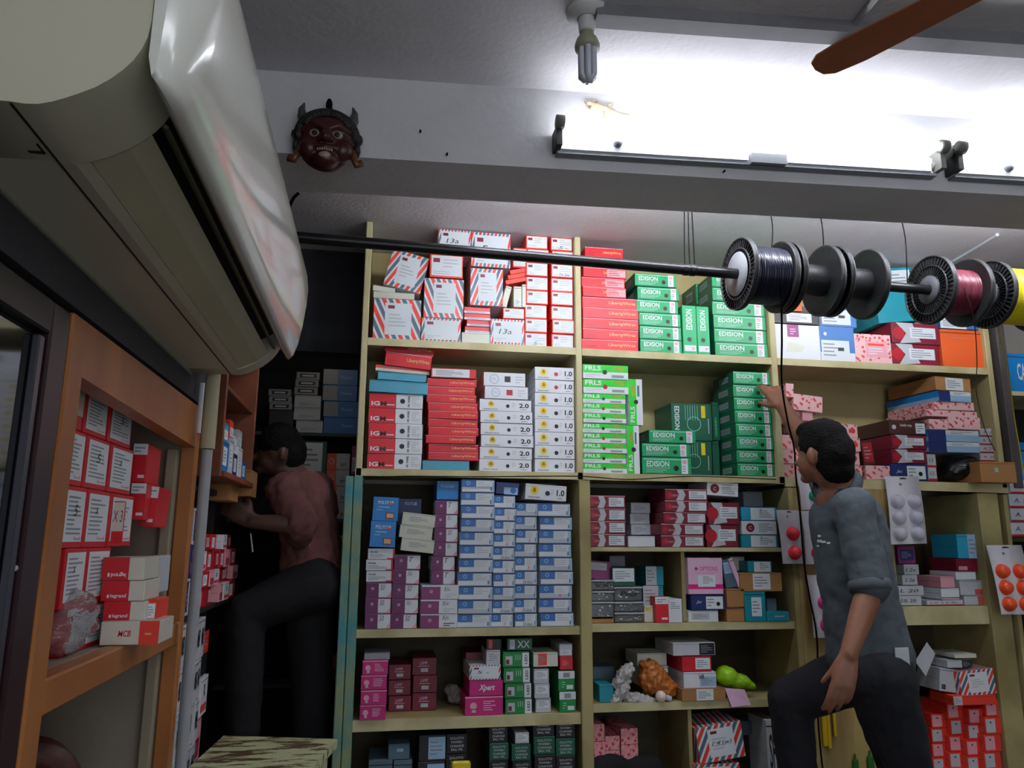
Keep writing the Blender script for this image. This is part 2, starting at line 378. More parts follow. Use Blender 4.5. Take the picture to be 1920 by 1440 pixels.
def st_wide(mb, lb, w, d, h, v):
    f = Face(mb, w, d, h); f.stripes(['redor', 'slate'], 10, .2, .6)
    g = Face(lb, w, d, h); g.rect(.08, .1, .93, .92, 'paper', 1); g.rect(.14, .72, .3, .84, 'maroon', 2); (g.text(('13a', '5 -', '13a')[v % 3], .24, .42, .62, .62, 'ink', 2, .2) if v < 9 else None); g.lines(.14, .14, .5, .28, 2, 'lgrey', 2)
    return 'white'
_PL = []
def st_plain(c, lab=None, lc='paper', txt=None, tc='ink'):
    def f_(mb, lb, w, d, h, v):
        f = Face(mb, w, d, h); f.rect(.0, .90, 1, .92, 'dark', 0)
        if txt: f.text(txt[0], *txt[1:], tc, 2, off=.02)
        if lab:
            g = Face(lb, w, d, h); g.rect(*lab, lc, 1); a, b, c_, e = lab
            g.lines(a+(c_-a)*.1, b+(e-b)*.15, c_-(c_-a)*.1, e-(e-b)*.15, 4, 'grey', 2, v+1)
        return c
    f_.__name__ = "plain%d" % len(_PL); _PL.append(f_)
    return f_
def st_pinkpat(mb, lb, w, d, h, v):
    g = Face(lb, w, d, h)
    if v % 2 == 0: g.rect(.3, .2, .88, .75, 'pinkl', 1); g.rect(.36, .6, .8, .68, 'redor', 2); g.lines(.36, .28, .8, .55, 3, 'white', 2)
    return K_PINK
def st_pinkbare(mb, lb, w, d, h, v): return K_PINK
def st_pinklab(mb, lb, w, d, h, v):
    g = Face(lb, w, d, h); g.rect(.05, .1, .66, .9, 'lgrey', 1); g.disc(.85, .5, .2, 'redor', 1)
    return K_PINK
def st_pinkfaded(mb, lb, w, d, h, v):
    f = Face(mb, w, d, h); f.stripes(['pinkl', None], 4, .6, .5)
    return K_PINK2
def st_magenta(mb, lb, w, d, h, v):
    f = Face(mb, w, d, h); f.rect(0, .93, 1, 1, 'pinkl', 0); f.disc(.22, .5, .2, 'pinkl', 1); f.poly([(.17, .15), (.29, .15), (.27, .35), (.19, .35)], 'lgrey', 1); f.lines(.48, .22, .88, .8, 5, 'pink', 1, v+3)
    return 'magenta'
def st_magenta2(mb, lb, w, d, h, v):
    f = Face(mb, w, d, h); f.rect(.25, .5, .7, .53, 'pink'); f.text('LAMP', .3, .6, .62, .8, 'pink', 1); f.rect(.35, .18, .65, .4, 'lgrey', 1)
    return 'maroon'
def st_xpert(mb, lb, w, d, h, v):
    f = Face(mb, w, d, h); f.text('Xpert', .28, .25, .76, .75, 'white', 1, .3, .03)
    return 'magenta'
def st_greenw(mb, lb, w, d, h, v):
    f = Face(mb, w, d, h); f.rect(.74, 0, 1, 1, 'white', 0); f.rect(.1, .15, .36, .72, 'lgrey', 1); f.rect(.12, .2, .24, .5, 'maroon', 2); f.text('111', .48, .45, .66, .8, 'white', 1); f.vtext('LED', .83, .2, .93, .8, 'ink'); f.rect(0, .95, 1, 1, 'dgreen', 1)
    return 'xgreen'
def st_greenh(mb, lb, w, d, h, v):
    f = Face(mb, w, d, h); f.rect(0, .62, 1, 1, 'white', 0); f.rect(.3, .68, .7, .92, 'grey', 1); f.rect(.5, .1, .9, .3, 'white', 1); f.lines(.2, .15, .45, .5, 3, 'mint', 1)
    return 'xgreen'
def st_soloto(mb, lb, w, d, h, v):
    f = Face(mb, w, d, h)
    for i, y in enumerate((.72, .52, .32, .14)): f.text(('SOLOTO', 'POWER+', 'CHANGE', 'BALL VAL')[i], .18+.05*(i % 2), y, .84-.04*(i % 2), y+.13, 'lgrey', 1, off=.01)
    return 'dgreen' if v % 2 else 'black'
def st_legrand(mb, lb, w, d, h, v):
    f = Face(mb, w, d, h); f.rect(0, 0, .64, 1, 'red', 0)
    f.text('legrand', .22, .12, .58, .36, 'white', 1, off=.02, flip=(v == 1)); f.rect(.14, .16, .19, .32, 'white', 1)
    return 'cardw'
def st_mcb(mb, lb, w, d, h, v):
    f = Face(mb, w, d, h); f.rect(.66, 0, 1, 1, 'redor', 0); f.rect(.76, .42, .87, .5, 'gold', 1); f.text('MCB', .3, .35, .52, .62, 'red', 1, .2, .02)
    return 'cardw'
def st_redvert(mb, lb, w, d, h, v):
    g = Face(lb, w, d, h); g.rect(.08, .10, .94, .93, 'paper', 1); g.lines(.16, .2, .86, .86, 9, 'grey', 2, v+1)
    g.text('Snell', .55, .13, .88, .18, 'red', 2)
    if v % 3 == 1: g.text('5', .45, .52, .62, .70, 'ink', 2, .2)
    if v % 3 == 2: g.text('x', .38, .58, .52, .70, 'ink', 2, .4)
    return 'red'
def st_xthree(mb, lb, w, d, h, v):
    f = Face(mb, w, d, h); f.rect(.3, .28, .98, .98, 'cardw', 0); f.text('X 3', .38, .5, .92, .78, 'plum', 1, .1)
    return 'red'
def st_redwtop(mb, lb, w, d, h, v):
    f = Face(mb, w, d, h); f.rect(0, .72, 1, 1, 'paper', 0); f.lines(.1, .76, .9, .94, 2, 'grey', 1); f.rect(.45, .12, .9, .2, 'white', 1)
    return 'red'
def st_options(mb, lb, w, d, h, v):
    f = Face(mb, w, d, h); f.disc(.24, .7, .045, 'pinkhot', 1); f.text('OPTIONS', .33, .64, .86, .76, 'pinkhot', 1); f.rect(0, .14, 1, .27, 'pinkhot', 0); f.rect(.28, .2, .78, .52, 'white', 1)
    f.lines(.42, .28, .74, .5, 4, 'grey', 2); f.rect(.2, .58, .85, .585, 'plum', 1)
    return 'pink'
def st_navy(mb, lb, w, d, h, v):
    f = Face(mb, w, d, h); f.text('Jac', .14, .4, .32, .64, 'white', 1, .4)
    g = Face(lb, w, d, h); g.rect(.44, .08, .94, .88, 'paper', 1); g.lines(.48, .2, .7, .8, 3, 'grey', 2); g.disc(.8, .4, .14, 'ink', 2)
    return 'navy'
def st_jaguar(mb, lb, w, d, h, v):
    f = Face(mb, w, d, h); f.text('jaquar', .36, .42, .82, .62, 'white', 1, off=.02)
    return 'teal'
def st_greyledge(mb, lb, w, d, h, v):
    f = Face(mb, w, d, h); f.rect(.15, .25, .85, .75, 'ink', 0); f.rect(.25, .38, .75, .62, 'lgrey', 1)
    return 'grey'
def st_bluedev(mb, lb, w, d, h, v):
    f = Face(mb, w, d, h); f.rect(0, .05, .42, .95, 'grey' if v != 0 else 'blue', 0); f.text('Finolex', .52, .4, .86, .6, 'lblue', 1)
    return 'blue'
def st_orangeside(mb, lb, w, d, h, v):
    f = Face(mb, w, d, h); f.rect(0, 0, .42, 1, 'orange', 0); f.disc(.2, .5, .2, 'pinkl', 1, 10, .12); f.lines(.6, .2, .9, .4, 2, 'ink', 1)
    return 'lgrey'
def st_redline(mb, lb, w, d, h, v):
    f = Face(mb, w, d, h); f.rect(0, 0, 1, .16, 'dred', 0); f.text(('A. 25', 'L 5c', 'B  K')[v % 3], .15, .4, .7, .7, 'ink', 1, .2)
    return 'lgrey'
def st_greynote(mb, lb, w, d, h, v):
    f = Face(mb, w, d, h); f.text(('L 20', '2 26', 'I 2x', '15% 20')[v % 4], .12, .3, .8, .65, 'ink', 1, .2)
    return 'lgrey'
def st_redor(mb, lb, w, d, h, v):
    f = Face(mb, w, d, h); f.rect(.06, .1, .62, .9, 'lgrey' if v % 2 else 'pinkl', 0); f.disc(.35, .7, .06, 'ink', 1)
    return 'redor'
def st_purpsq(mb, lb, w, d, h, v):
    f = Face(mb, w, d, h); f.rect(.3, .64, .55, 1, 'plum', 0); f.lines(.36, .7, .5, .9, 3, 'pink', 1); f.poly([(.25, .2), (.6, .22), (.66, .4), (.3, .5)], 'cream_w', 0)
    return 'pink' if v else 'white'
def st_havblue(mb, lb, w, d, h, v):
    f = Face(mb, w, d, h); f.rect(0, .25 if v else 0, 1, 1, 'blue', 0)
    f.disc(.16, .78, .05, 'white', 1)
    g = Face(lb, w, d, h); g.rect(.03, .06, .84, .6, 'paper', 1); g.lines(.08, .12, .7, .54, 4, 'grey', 2, 4); g.rect(.5, .3, .68, .4, 'ink', 2)
    return 'white'
def st_brownbt(mb, lb, w, d, h, v):
    f = Face(mb, w, d, h); f.text('bottle trap', .3, .5, .62, .75, 'cardw', 1, off=.02); f.disc(.12, .5, .16, 'lgrey', 1)
    g = Face(lb, w, d, h); g.rect(.72, .1, .98, .8, 'paper', 1); g.lines(.75, .2, .95, .7, 3, 'grey', 2)
    return 'brown'
def st_solwhite(mb, lb, w, d, h, v):
    f = Face(mb, w, d, h); f.rect(0, 0, .35, 1, 'navy', 0); f.rect(.35, .6, 1, 1, 'paper', 0); f.lines(.45, .66, .9, .92, 2, 'grey', 1); Face(mb, w, d, h, 'L').rect(0, .4, 1, 1, 'bblue')
    return 'lblue'

MESHES = {}
def box_obj(style, w, d, h, v=0, name='carton'):
    key = (style.__name__, round(w, 3), round(d, 3), round(h, 3), v)
    if key not in MESHES:
        mb, lb = MB(), MB(); base = style(mb, lb, w, d, h, v)
        bm_ = base if not isinstance(base, str) else K(base)
        body = MB(); body.box((0, 0, 0), (w, d, h), bm_, c=.0012)
        # tuck flap seam and lid tongue at both ends
        g = mat('flap_gap', '#241d1c', .8)
        body.box((w*.06, d*.02, h-.0004), (w*.94, d*.022+.0008, h+.0002), g)
        if h > .03: body.box((-.0003, d*.05, h*.5), (.0001, d*.95, h*.5+.0008), g)
        nb = len(body.v)
        body.v += mb.v; body.f += [tuple(i+nb for i in f) for f in mb.f]
        idx = [body.m(m_) for m_ in mb.mats]; body.mi += [idx[i] for i in mb.mi]; body.sm += mb.sm
        MESHES[key] = (body.mesh(name), lb.mesh('paper_label') if lb.v else None)
    bme, lme = MESHES[key]
    o = bpy.data.objects.new(name, bme); COL.objects.link(o)
    if lme:
        l = bpy.data.objects.new('paper_label', lme); COL.objects.link(l); l.parent = o
    return o
LABELS = {}
def B(style, name, label, u0, v0, u1, v1, Y, d, tilt=0., yaw=0., v=0, group=None, cat='box', zb=None, lean=0.):
    """box whose front face covers (u0,v0)-(u1,v1) of the picture when it stands at depth Y"""
    vm = (v0+v1)/2; um = (u0+u1)/2
    a, b = W(u0, vm, Y), W(u1, vm, Y); t, q = W(um, v0, Y), W(um, v1, Y)
    w_ = b.x-a.x; z0 = q.z if zb is None else zb; h = t.z-z0
    if yaw: w_ = w_/max(.3, math.cos(math.radians(abs(yaw))))
    o = box_obj(style, w_, d, h, v, name); cx = (a.x+b.x)/2; cz = z0+h/2
    R = Matrix.Rotation(math.radians(yaw), 3, 'Z') @ Matrix.Rotation(math.radians(tilt), 3, 'Y') @ Matrix.Rotation(math.radians(lean), 3, 'X')
    p = Vector((cx, Y, cz))-R @ Vector((w_/2, 0, h/2))
    o.location = (p.x, p.y, p.z+ZC); o.rotation_euler = R.to_euler()
    tag(o, label, cat, group); return o
def BX(style, name, label, u0, u1, um, v0, v1, X, d, v=0, group=None, cat='box'):
    """box whose printed face looks along +X, on the plane X"""
    vm = (v0+v1)/2; ya = WX(u0, vm, X).y; yb = WX(u1, vm, X).y
    t, q = WX(um, v0, X), WX(um, v1, X)
    o = box_obj(style, yb-ya, d, t.z-q.z, v, name); o.location = (X, ya, q.z+ZC); o.rotation_euler = (0, 0, math.radians(90))
    tag(o, label, cat, group); return o
ORDW = ['second', 'third', 'fourth', 'fifth', 'sixth', 'seventh', 'eighth', 'ninth', 'tenth', 'eleventh', 'twelfth']
def ordn(k, n):
    if n == 1: return 'single'
    if k == 0: return 'bottom'
    if k == n-1: return 'topmost'
    return ORDW[k-1]+'-from-bottom'
def STK(style, name, desc, where, group, Y, d, ub, ut, vb, vt, n, jit=.004, zb=None, vs=None, yj=.008, cat='box', seed=None):
    """a stack of n boxes: ub=(left,right) picture columns at its foot, ut=(left,right) at its head"""
    r = random.Random(seed if seed is not None else int(ub[0]*7+vb))
    a, b = W(ub[0], vb, Y), W(ub[1], vb, Y); c, e = W(ut[0], vt, Y), W(ut[1], vt, Y)
    z0 = ((a.z+b.z)/2) if zb is None else zb; z1 = (c.z+e.z)/2; h = (z1-z0)/n; wd = ((b.x-a.x)+(e.x-c.x))/2
    out = []
    for k in range(n):
        t = (k+.5)/n; v = (vs[k % len(vs)] if vs else 0)
        o = box_obj(style, wd, d, h-.0015, v, name)
        x = a.x+(c.x-a.x)*t+r.uniform(-jit, jit)
        o.location = (x, Y+r.uniform(0, yj), z0+k*h+ZC+.0005); o.rotation_euler = (0, 0, math.radians(r.uniform(-1.2, 1.2)))
        tag(o, '%s %s %s' % (ordn(k, n), desc, where), cat, group); out.append(o)
    return out

# ------------------------------------------------------------------ smooth bodies (people, mask, gecko, bags)
def organic(name, prims, mt, voxel=.008, smooth=6, parent=None, origin=None, disp=0., dscale=.05, sfac=.6):
    mb = MB()
    for p in prims:
        if p[0] == 'p':
            pts = p[1]
            for (a, ra), (b, rb) in zip(pts, pts[1:]): mb.tube([a, b], [ra, rb], mt, n=16)
            for a, ra in pts: mb.ball(a, ra*1.0, mt, 16, 12)
        elif p[0] == 'e': mb.ball(p[1], p[2], mt, 20, 14, X=(p[3] if len(p) > 3 else None))
    if parent is not None: origin = ORG[parent.name]
    if origin is None:
        xs = list(zip(*mb.v)); origin = ((min(xs[0])+max(xs[0]))/2, (min(xs[1])+max(xs[1]))/2, min(xs[2]))
    me = mb.mesh('tmp', origin); o = bpy.data.objects.new('tmp', me); COL.objects.link(o)
    r = o.modifiers.new('r', 'REMESH'); r.mode = 'VOXEL'; r.voxel_size = voxel; r.use_smooth_shade = True
    s = o.modifiers.new('s', 'SMOOTH'); s.iterations = smooth; s.factor = sfac
    if disp:
        t = bpy.data.textures.new('folds', 'CLOUDS'); t.noise_scale = dscale; t.noise_depth = 2
        dm = o.modifiers.new('d', 'DISPLACE'); dm.texture = t; dm.strength = disp; dm.mid_level = .5; dm.texture_coords = 'LOCAL'
    dg = bpy.context.evaluated_depsgraph_get(); new = bpy.data.meshes.new_from_object(o.evaluated_get(dg))
    bpy.data.objects.remove(o); bpy.data.meshes.remove(me)
    new.name = name; new.materials.clear(); new.materials.append(mt)
    new.polygons.foreach_set('use_smooth', [True]*len(new.polygons))
    ob = bpy.data.objects.new(name, new); link(ob, parent, origin); ORG[ob.name] = origin
    return ob
def rotm(rx=0, ry=0, rz=0): return (Matrix.Rotation(math.radians(rz), 3, 'Z') @ Matrix.Rotation(math.radians(ry), 3, 'Y') @ Matrix.Rotation(math.radians(rx), 3, 'X'))

# ------------------------------------------------------------------ the room
M_CEIL = mat('ceiling_paint', '#d6d4d8', .85, var=.08, scale=5, bump=.2, bscale=60)
M_BEAM = mat('beam_plaster', '#d2d2d4', .8, var=.08, scale=4, bump=.3, bscale=30)
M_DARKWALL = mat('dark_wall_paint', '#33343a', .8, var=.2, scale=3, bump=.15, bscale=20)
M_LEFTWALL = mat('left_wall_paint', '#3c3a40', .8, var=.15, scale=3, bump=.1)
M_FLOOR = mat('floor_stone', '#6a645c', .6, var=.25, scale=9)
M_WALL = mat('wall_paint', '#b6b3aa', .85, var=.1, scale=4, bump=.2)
mb = MB(); mb.box((-1.0, -2.6, 1.27), (3.8, 3.5, 1.37), M_CEIL); struct(mb, 'ceiling')
mb = MB(); mb.box((-1.0, -2.6, -1.36), (3.8, 5.2, -1.30), M_FLOOR); struct(mb, 'floor')
mb = MB()
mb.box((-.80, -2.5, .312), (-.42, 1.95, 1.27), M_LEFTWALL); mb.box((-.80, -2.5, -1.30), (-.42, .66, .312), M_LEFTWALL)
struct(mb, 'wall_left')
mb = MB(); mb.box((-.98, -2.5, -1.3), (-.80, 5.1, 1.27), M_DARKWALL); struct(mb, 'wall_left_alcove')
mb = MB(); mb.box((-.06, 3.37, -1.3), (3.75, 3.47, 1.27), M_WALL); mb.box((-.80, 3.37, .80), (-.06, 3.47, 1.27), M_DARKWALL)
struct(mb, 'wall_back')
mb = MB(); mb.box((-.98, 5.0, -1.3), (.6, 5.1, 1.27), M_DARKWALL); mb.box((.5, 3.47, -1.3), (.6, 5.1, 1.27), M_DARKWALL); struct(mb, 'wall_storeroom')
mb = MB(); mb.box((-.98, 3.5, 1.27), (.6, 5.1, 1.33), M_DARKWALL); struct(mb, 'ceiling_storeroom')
mb = MB(); mb.box((3.65, -2.5, -1.3), (3.75, 3.47, 1.27), M_WALL); struct(mb, 'wall_right')
mb = MB()
mb.box((-.98, -2.6, -1.3), (-.6, -2.5, 1.27), M_WALL); mb.box((2.6, -2.6, -1.3), (3.75, -2.5, 1.27), M_WALL); mb.box((-.6, -2.6, 1.1), (2.6, -2.5, 1.27), M_WALL)
struct(mb, 'wall_front')
# ceiling beam, running very slightly askew to the shelves
def by(x): return 2.009-.0643*(x+.385)
mb = MB(); x0, x1 = -.80, 3.65
vs = [(x, by(x)+dy, z) for x in (x0, x1) for dy in (0, .235) for z in (1.025, 1.275)]
mb.add(vs, [(0, 1, 3, 2), (4, 6, 7, 5), (0, 4, 5, 1), (2, 3, 7, 6), (0, 2, 6, 4), (1, 5, 7, 3)], M_BEAM)
struct(mb, 'ceiling_beam')

# ------------------------------------------------------------------ tube light fittings
M_TUBE = mat('lit_tube', '#f4f7ff', .4, emit=TUBE_W)
M_TUBE2 = mat('lit_tube_rear', '#f4f7ff', .4, emit=TUBE_R)
M_TUBE3 = mat('lit_tube_fill', '#f4f7ff', .4, emit=TUBE_S)
M_BATTEN = mat('batten_enamel', '#e6e8ea', .35)
M_BATG = mat('batten_edge', '#7c8086', .5)
M_HOLD = mat('lampholder_grey', '#6b6b66', .6)
M_HOLDB = mat('lampholder_dark', '#2a2c2e', .6)
def tube_light(xa, xb, front, z, label, extras=True, tm=None):
    tm = tm or M_TUBE
    """batten fixed to the beam's front (front=-1) or rear (+1) face, lit tube above it"""
    def F(x, out, zz):
        y = by(x)-out if front < 0 else by(x)+.235+out
        return (x, y, zz)
    t = empty('tube_light', F((xa+xb)/2, 0, z-.05), label, 'tube light', 'tube lights along the ceiling beam')
    def slab(nm, a, b, o0, o1, z0, z1, mt):
        m_ = MB(); vs = [F(x, o, q) for x in (a, b) for o in (o0, o1) for q in (z0, z1)]
        m_.add(vs, [(0, 1, 3, 2), (4, 6, 7, 5), (0, 4, 5, 1), (2, 3, 7, 6), (0, 2, 6, 4), (1, 5, 7, 3)], mt); return m_.build(nm, t)
    xm = xa+(xb-xa)*.54
    slab('batten', xa, xb, .002, .026, z-.052, z-.004, M_BATTEN)
    slab('batten_lip', xa, xb, .002, .030, z-.060, z-.0525, M_BATG)
    slab('cover', xa+.01, xm-.06, .0265, .034, z-.049, z-.006, M_BATTEN)
    slab('cover', xm+.06, xb-.02, .0265, .034, z-.049, z-.006, M_BATTEN)
    slab('choke_box', xm-.055, xm+.05, .0265, .045, z-.060, z-.030, M_BATG)
    m_ = MB(); m_.tube([F(xa+.02, .066, z+.014), F(xb-.02, .066, z+.014)], .013, tm, n=14); m_.build('tube', t)
    for x in (xa, xb):
        m_ = MB(); m_.lathe([(.0, -.012), (.019, -.012), (.019, .010), (.0, .010)], M_HOLD, o=F(x, .066, z+.014), ax=(1, 0, 0), n=14)
        m_.box(F(x-.009, .004, z-.05), F(x+.007, .060, z+.008), M_HOLDB if x == xa else M_HOLD); m_.build('lampholder', t)
    if extras:
        m_ = MB(); q = F(xa+.17, .036, z-.024); m_.lathe([(0, 0), (.013, .001), (.013, .012), (.009, .018), (0, .019)], M_BATG, o=(q[0], q[1]+.005, q[2]), ax=(0, -1, 0), n=14); m_.build('starter', t)
    return t
tube_light(.465, 1.60, -1, 1.118, 'lit white tube light, left one on the front of the ceiling beam')
tube_light(1.655, 2.79, -1, 1.118, 'lit white tube light cut by the right edge on the ceiling beam')
tube_light(.30, 1.44, 1, 1.128, 'lit tube light on the hidden rear side of the beam, left', False, M_TUBE2)
tube_light(1.55, 2.69, 1, 1.128, 'lit tube light on the hidden rear side of the beam, right', False, M_TUBE2)
for k, (xa, xb) in enumerate(((-.1, 1.1), (1.3, 2.5))):  # unseen tubes added behind the camera as frontal fill light
    t = empty('fill_tube_light', ((xa+xb)/2, -.55, 1.20), ('left', 'right')[k]+' unseen fill tube light added behind the camera', 'tube light')
    m_ = MB(); m_.box((xa, -.58, 1.235), (xb, -.52, 1.269), M_BATTEN, c=.003); m_.build('batten', t)
    m_ = MB(); m_.tube([(xa+.02, -.55, 1.212), (xb-.02, -.55, 1.212)], .013, M_TUBE3, n=14); m_.build('tube', t)
# clip that hangs off the joint of the two battens
m_ = MB(); q0 = Vector(W(1745, 318, 1.86)); q1 = Vector(W(1792, 278, 1.84))
m_.tube([q0, q0.lerp(q1, .4)+Vector((0, -.01, .004)), q1], [.009, .015, .012], M_HOLD, n=10); m_.tube([q0+Vector((-.03, 0, .012)), q0+Vector((.01, 0, -.006))], .006, M_HOLD, n=8)
tag(m_.build('lampholder_clip'), 'grey plastic clip holder askew where the two tube battens meet', 'lamp holder')

# ------------------------------------------------------------------ hanging lamp, conduit, junction box, fan
M_CFLG = mat('cfl_glass', '#c4c6d0', .25); M_CFLB = mat('cfl_base', '#9c9a84', .5); M_ROSE = mat('ceiling_rose_plastic', '#c9c9c6', .4)
o3 = WZ(1100, 22, 1.268); t = empty('ceiling_lamp', (o3.x, o3.y, 1.12), 'unlit compact fluorescent bulb hanging from a round ceiling holder', 'lamp')
m_ = MB(); m_.lathe([(0, 0), (.052, 0), (.050, -.012), (.028, -.022), (.024, -.024)], M_ROSE, o=(o3.x, o3.y, 1.270)); m_.build('ceiling_rose', t)
m_ = MB(); m_.lathe([(.022, -.02), (.020, -.054), (.019, -.060), (.0, -.060)], M_ROSE, o=(o3.x, o3.y, 1.270)); m_.build('bulb_socket', t)
m_ = MB(); m_.lathe([(.0, -.055), (.017, -.056), (.017, -.068), (.026, -.080), (.031, -.096), (.030, -.106), (0, -.107)], M_CFLB, o=(o3.x, o3.y, 1.270)); m_.build('bulb_base', t)
m_ = MB()
for a in (0, 60, 120):
    c, s = math.cos(math.radians(a+20))*.017, math.sin(math.radians(a+20))*.017
    z = 1.270
    m_.tube([(o3.x+c, o3.y+s, z-.104), (o3.x+c, o3.y+s, z-.178), (o3.x+c*.6, o3.y+s*.6, z-.186), (o3.x-c*.6, o3.y-s*.6, z-.186), (o3.x-c, o3.y-s, z-.178), (o3.x-c, o3.y-s, z-.104)], .0075, M_CFLG, n=10)
m_.build('bulb_tube', t)
M_COND = mat('conduit_grey', '#77767a', .6, var=.15)
a, b = WZ(1115, 22, 1.262), WZ(1990, 85, 1.262)
m_ = MB(); dv = (b-a).normalized(); nv = Vector((-dv.y, dv.x, 0))*.026
vs = [p+n_+Vector((0, 0, z)) for p in (a, b) for n_ in (-nv, nv) for z in (-.026, .009)]
m_.add(vs, [(0, 1, 3, 2), (4, 6, 7, 5), (0, 4, 5, 1), (2, 3, 7, 6), (0, 2, 6, 4), (1, 5, 7, 3)], M_COND)
m_.tube([a+Vector((0, .03, 0)), b+Vector((0, .03, .0))], .005, mat('black_cable', '#161618', .6), n=8)
tag(m_.build('conduit'), 'grey cable conduit running across the ceiling beside the bulb', 'conduit')
m_ = MB(); jb = WZ(1582, 74, 1.262); m_.lathe([(0, -.040), (.026, -.040), (.031, -.034), (.031, .008), (0, .008)], mat('junction_plastic', '#a8a8ac', .5), o=jb)
e = WZ(1645, -8, 1.262); jd = (e-jb).normalized(); m_.tube([jb+jd*.027, e+jd*.2], .008, MC['junction_plastic'], n=10)
tag(m_.build('junction_box'), 'round grey junction box with a stub pipe on the ceiling', 'junction box')
M_FAN = mat('fan_blade_brown', '#a8623a', .4, var=.2); M_FANH = mat('fan_hub_brown', '#5a2c20', .4)
hub = Vector((1.18, .84, 1.03)); t = empty('ceiling_fan', (hub.x, hub.y, .98), 'brown ceiling fan with one blade reaching in at top right', 'fan')
m_ = MB(); m_.lathe([(0, -.05), (.07, -.045), (.10, -.015), (.10, .03), (.06, .055), (0, .06)], M_FANH, o=hub); m_.build('motor', t)
m_ = MB(); m_.tube([hub+Vector((0, 0, .05)), hub+Vector((0, 0, .24))], .012, M_FANH); m_.lathe([(.012, .19), (.05, .235), (.05, .24), (0, .24)], M_FANH, o=hub); m_.build('downrod', t)
for k in range(3):
    an = math.radians(117.8+120*k); d_ = Vector((math.cos(an), math.sin(an), 0)); n_ = Vector((-d_.y, d_.x, 0))
    prof = [(.12, .020), (.17, .034), (.50, .044), (.565, .038), (.585, .024), (.59, 0)]
    top = []; pts = [(r, w_) for r, w_ in prof]+[(r, -w_) for r, w_ in reversed(prof[:-1])]
    vs = [hub+d_*r+n_*w_+Vector((0, 0, -.030+w_*.12+dz)) for dz in (0, .004) for r, w_ in pts]; n = len(pts)
    m_ = MB(); m_.add(vs, [tuple(range(n)), tuple(range(n, 2*n))]+[(i, (i+1) % n, n+(i+1) % n, n+i) for i in range(n)], M_FAN)
    m_.build('blade', t)

# ------------------------------------------------------------------ shelving
M_CREAM = wood('cream_painted_wood', '#c6be92', '#b2a778', .55, 1.2, 1.2, .8)
M_CREAM2 = wood('aged_painted_wood', '#b0a470', '#8f8152', .6, 1.2, 1.2, 1.2)
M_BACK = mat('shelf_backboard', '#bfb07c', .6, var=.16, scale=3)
M_LIP = wood('shelf_edge_paint', '#cfc79a', '#b0a674', .5, 2, 2, 2)
M_TEAL = mat('teal_flaked_paint', '#2f8c94', .5, hex2='#9a9a5c', scale=4)
SU = empty('shelving_unit', (1.3, 3.17, .235), 'cream painted wooden wall shelving, upper unit reaching the ceiling', 'shelving')
def upright(parent, x0, x1, z0, z1, mt=M_CREAM, y0=3.0, y1=3.355, xt=0.):
    m_ = MB(); m_.box((x0, y0, z0), (x1, y1, z1), mt, c=.003); return m_.build('upright', parent)
def shelf(parent, x0, x1, z, mt=M_CREAM, th=.018, lip=.03, y0=3.0, y1=3.355, zr=None):
    zr = z if zr is None else zr; m_ = MB()
    def sl(xa, xb, ya, yb, ta, tb, m2):
        f = lambda x: z+(zr-z)*(x-x0)/(x1-x0)
        vs = [(x, y, f(x)-q) for x in (xa, xb) for y in (ya, yb) for q in (tb, ta)]
        m_.add(vs, [(0, 1, 3, 2), (4, 6, 7, 5), (0, 4, 5, 1), (2, 3, 7, 6), (0, 2, 6, 4), (1, 5, 7, 3)], m2)
    sl(x0, x1, y0+.012, y1, 0, th, mt); sl(x0, x1, y0, y0+.012, 0, lip, M_LIP)
    return m_.build('shelf', parent)
def backp(parent, x0, x1, z0, z1, mt=M_BACK, y=3.352):
    m_ = MB(); m_.box((x0, y, z0), (x1, y+.010, z1), mt); return m_.build('back_panel', parent)
ZA, ZB, ZC_, ZD = .779, .262, -.330, -.643
for x0, x1 in ((-.077, -.052), (.797, .823), (1.672, 1.700), (2.742, 2.770)): upright(SU, x0, x1, ZB-.03, 1.268)
for x0, x1 in ((-.052, .797), (.823, 1.672), (1.700, 2.742)):
    shelf(SU, x0, x1, ZA-(.002 if x0 > 0 else 0)); backp(SU, x0, x1, ZB, 1.268)
shelf(SU, -.077, 1.70, ZB, lip=.028)
shelf(SU, 1.70, 2.770, ZB, lip=.040, zr=ZB-.012)
SL = empty('shelving_unit', (1.3, 3.17, -1.3), 'worn cream lower shelving unit with a teal painted left post', 'shelving')
m_ = MB(); m_.box((-.112, 2.97, -1.3), (-.082, 3.35, ZB-.032), M_TEAL, c=.003); m_.build('upright', SL)
m_ = MB(); m_.box((-.080, 2.975, -1.3), (-.046, 3.35, ZB-.032), M_TEAL, c=.003); m_.build('upright', SL)
upright(SL, .800, .846, -1.3, ZB-.032, M_CREAM2, 2.985); upright(SL, 1.700, 1.725, -1.3, ZB-.045, M_CREAM2, 2.985)
upright(SL, 2.150, 2.172, -1.3, ZB-.055, M_CREAM2, 2.985); upright(SL, 2.600, 2.700, -1.3, ZB-.055, M_CREAM2, 2.985)
M_PLY = wood('stained_plywood', '#b09c60', '#94794a', .55, 5, 3, .8)
m_ = MB(); m_.box((1.725, 2.985, -1.3), (2.150, 3.005, ZB-.046), M_PLY, c=.002); m_.build('front_panel', SL)
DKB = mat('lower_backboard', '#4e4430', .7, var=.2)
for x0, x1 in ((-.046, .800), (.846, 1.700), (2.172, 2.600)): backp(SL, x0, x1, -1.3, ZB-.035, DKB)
shelf(SL, -.046, .800, ZC_, M_CREAM2); shelf(SL, -.046, .800, ZD, M_CREAM2, lip=.04); shelf(SL, -.046, .800, -.98, M_CREAM2)
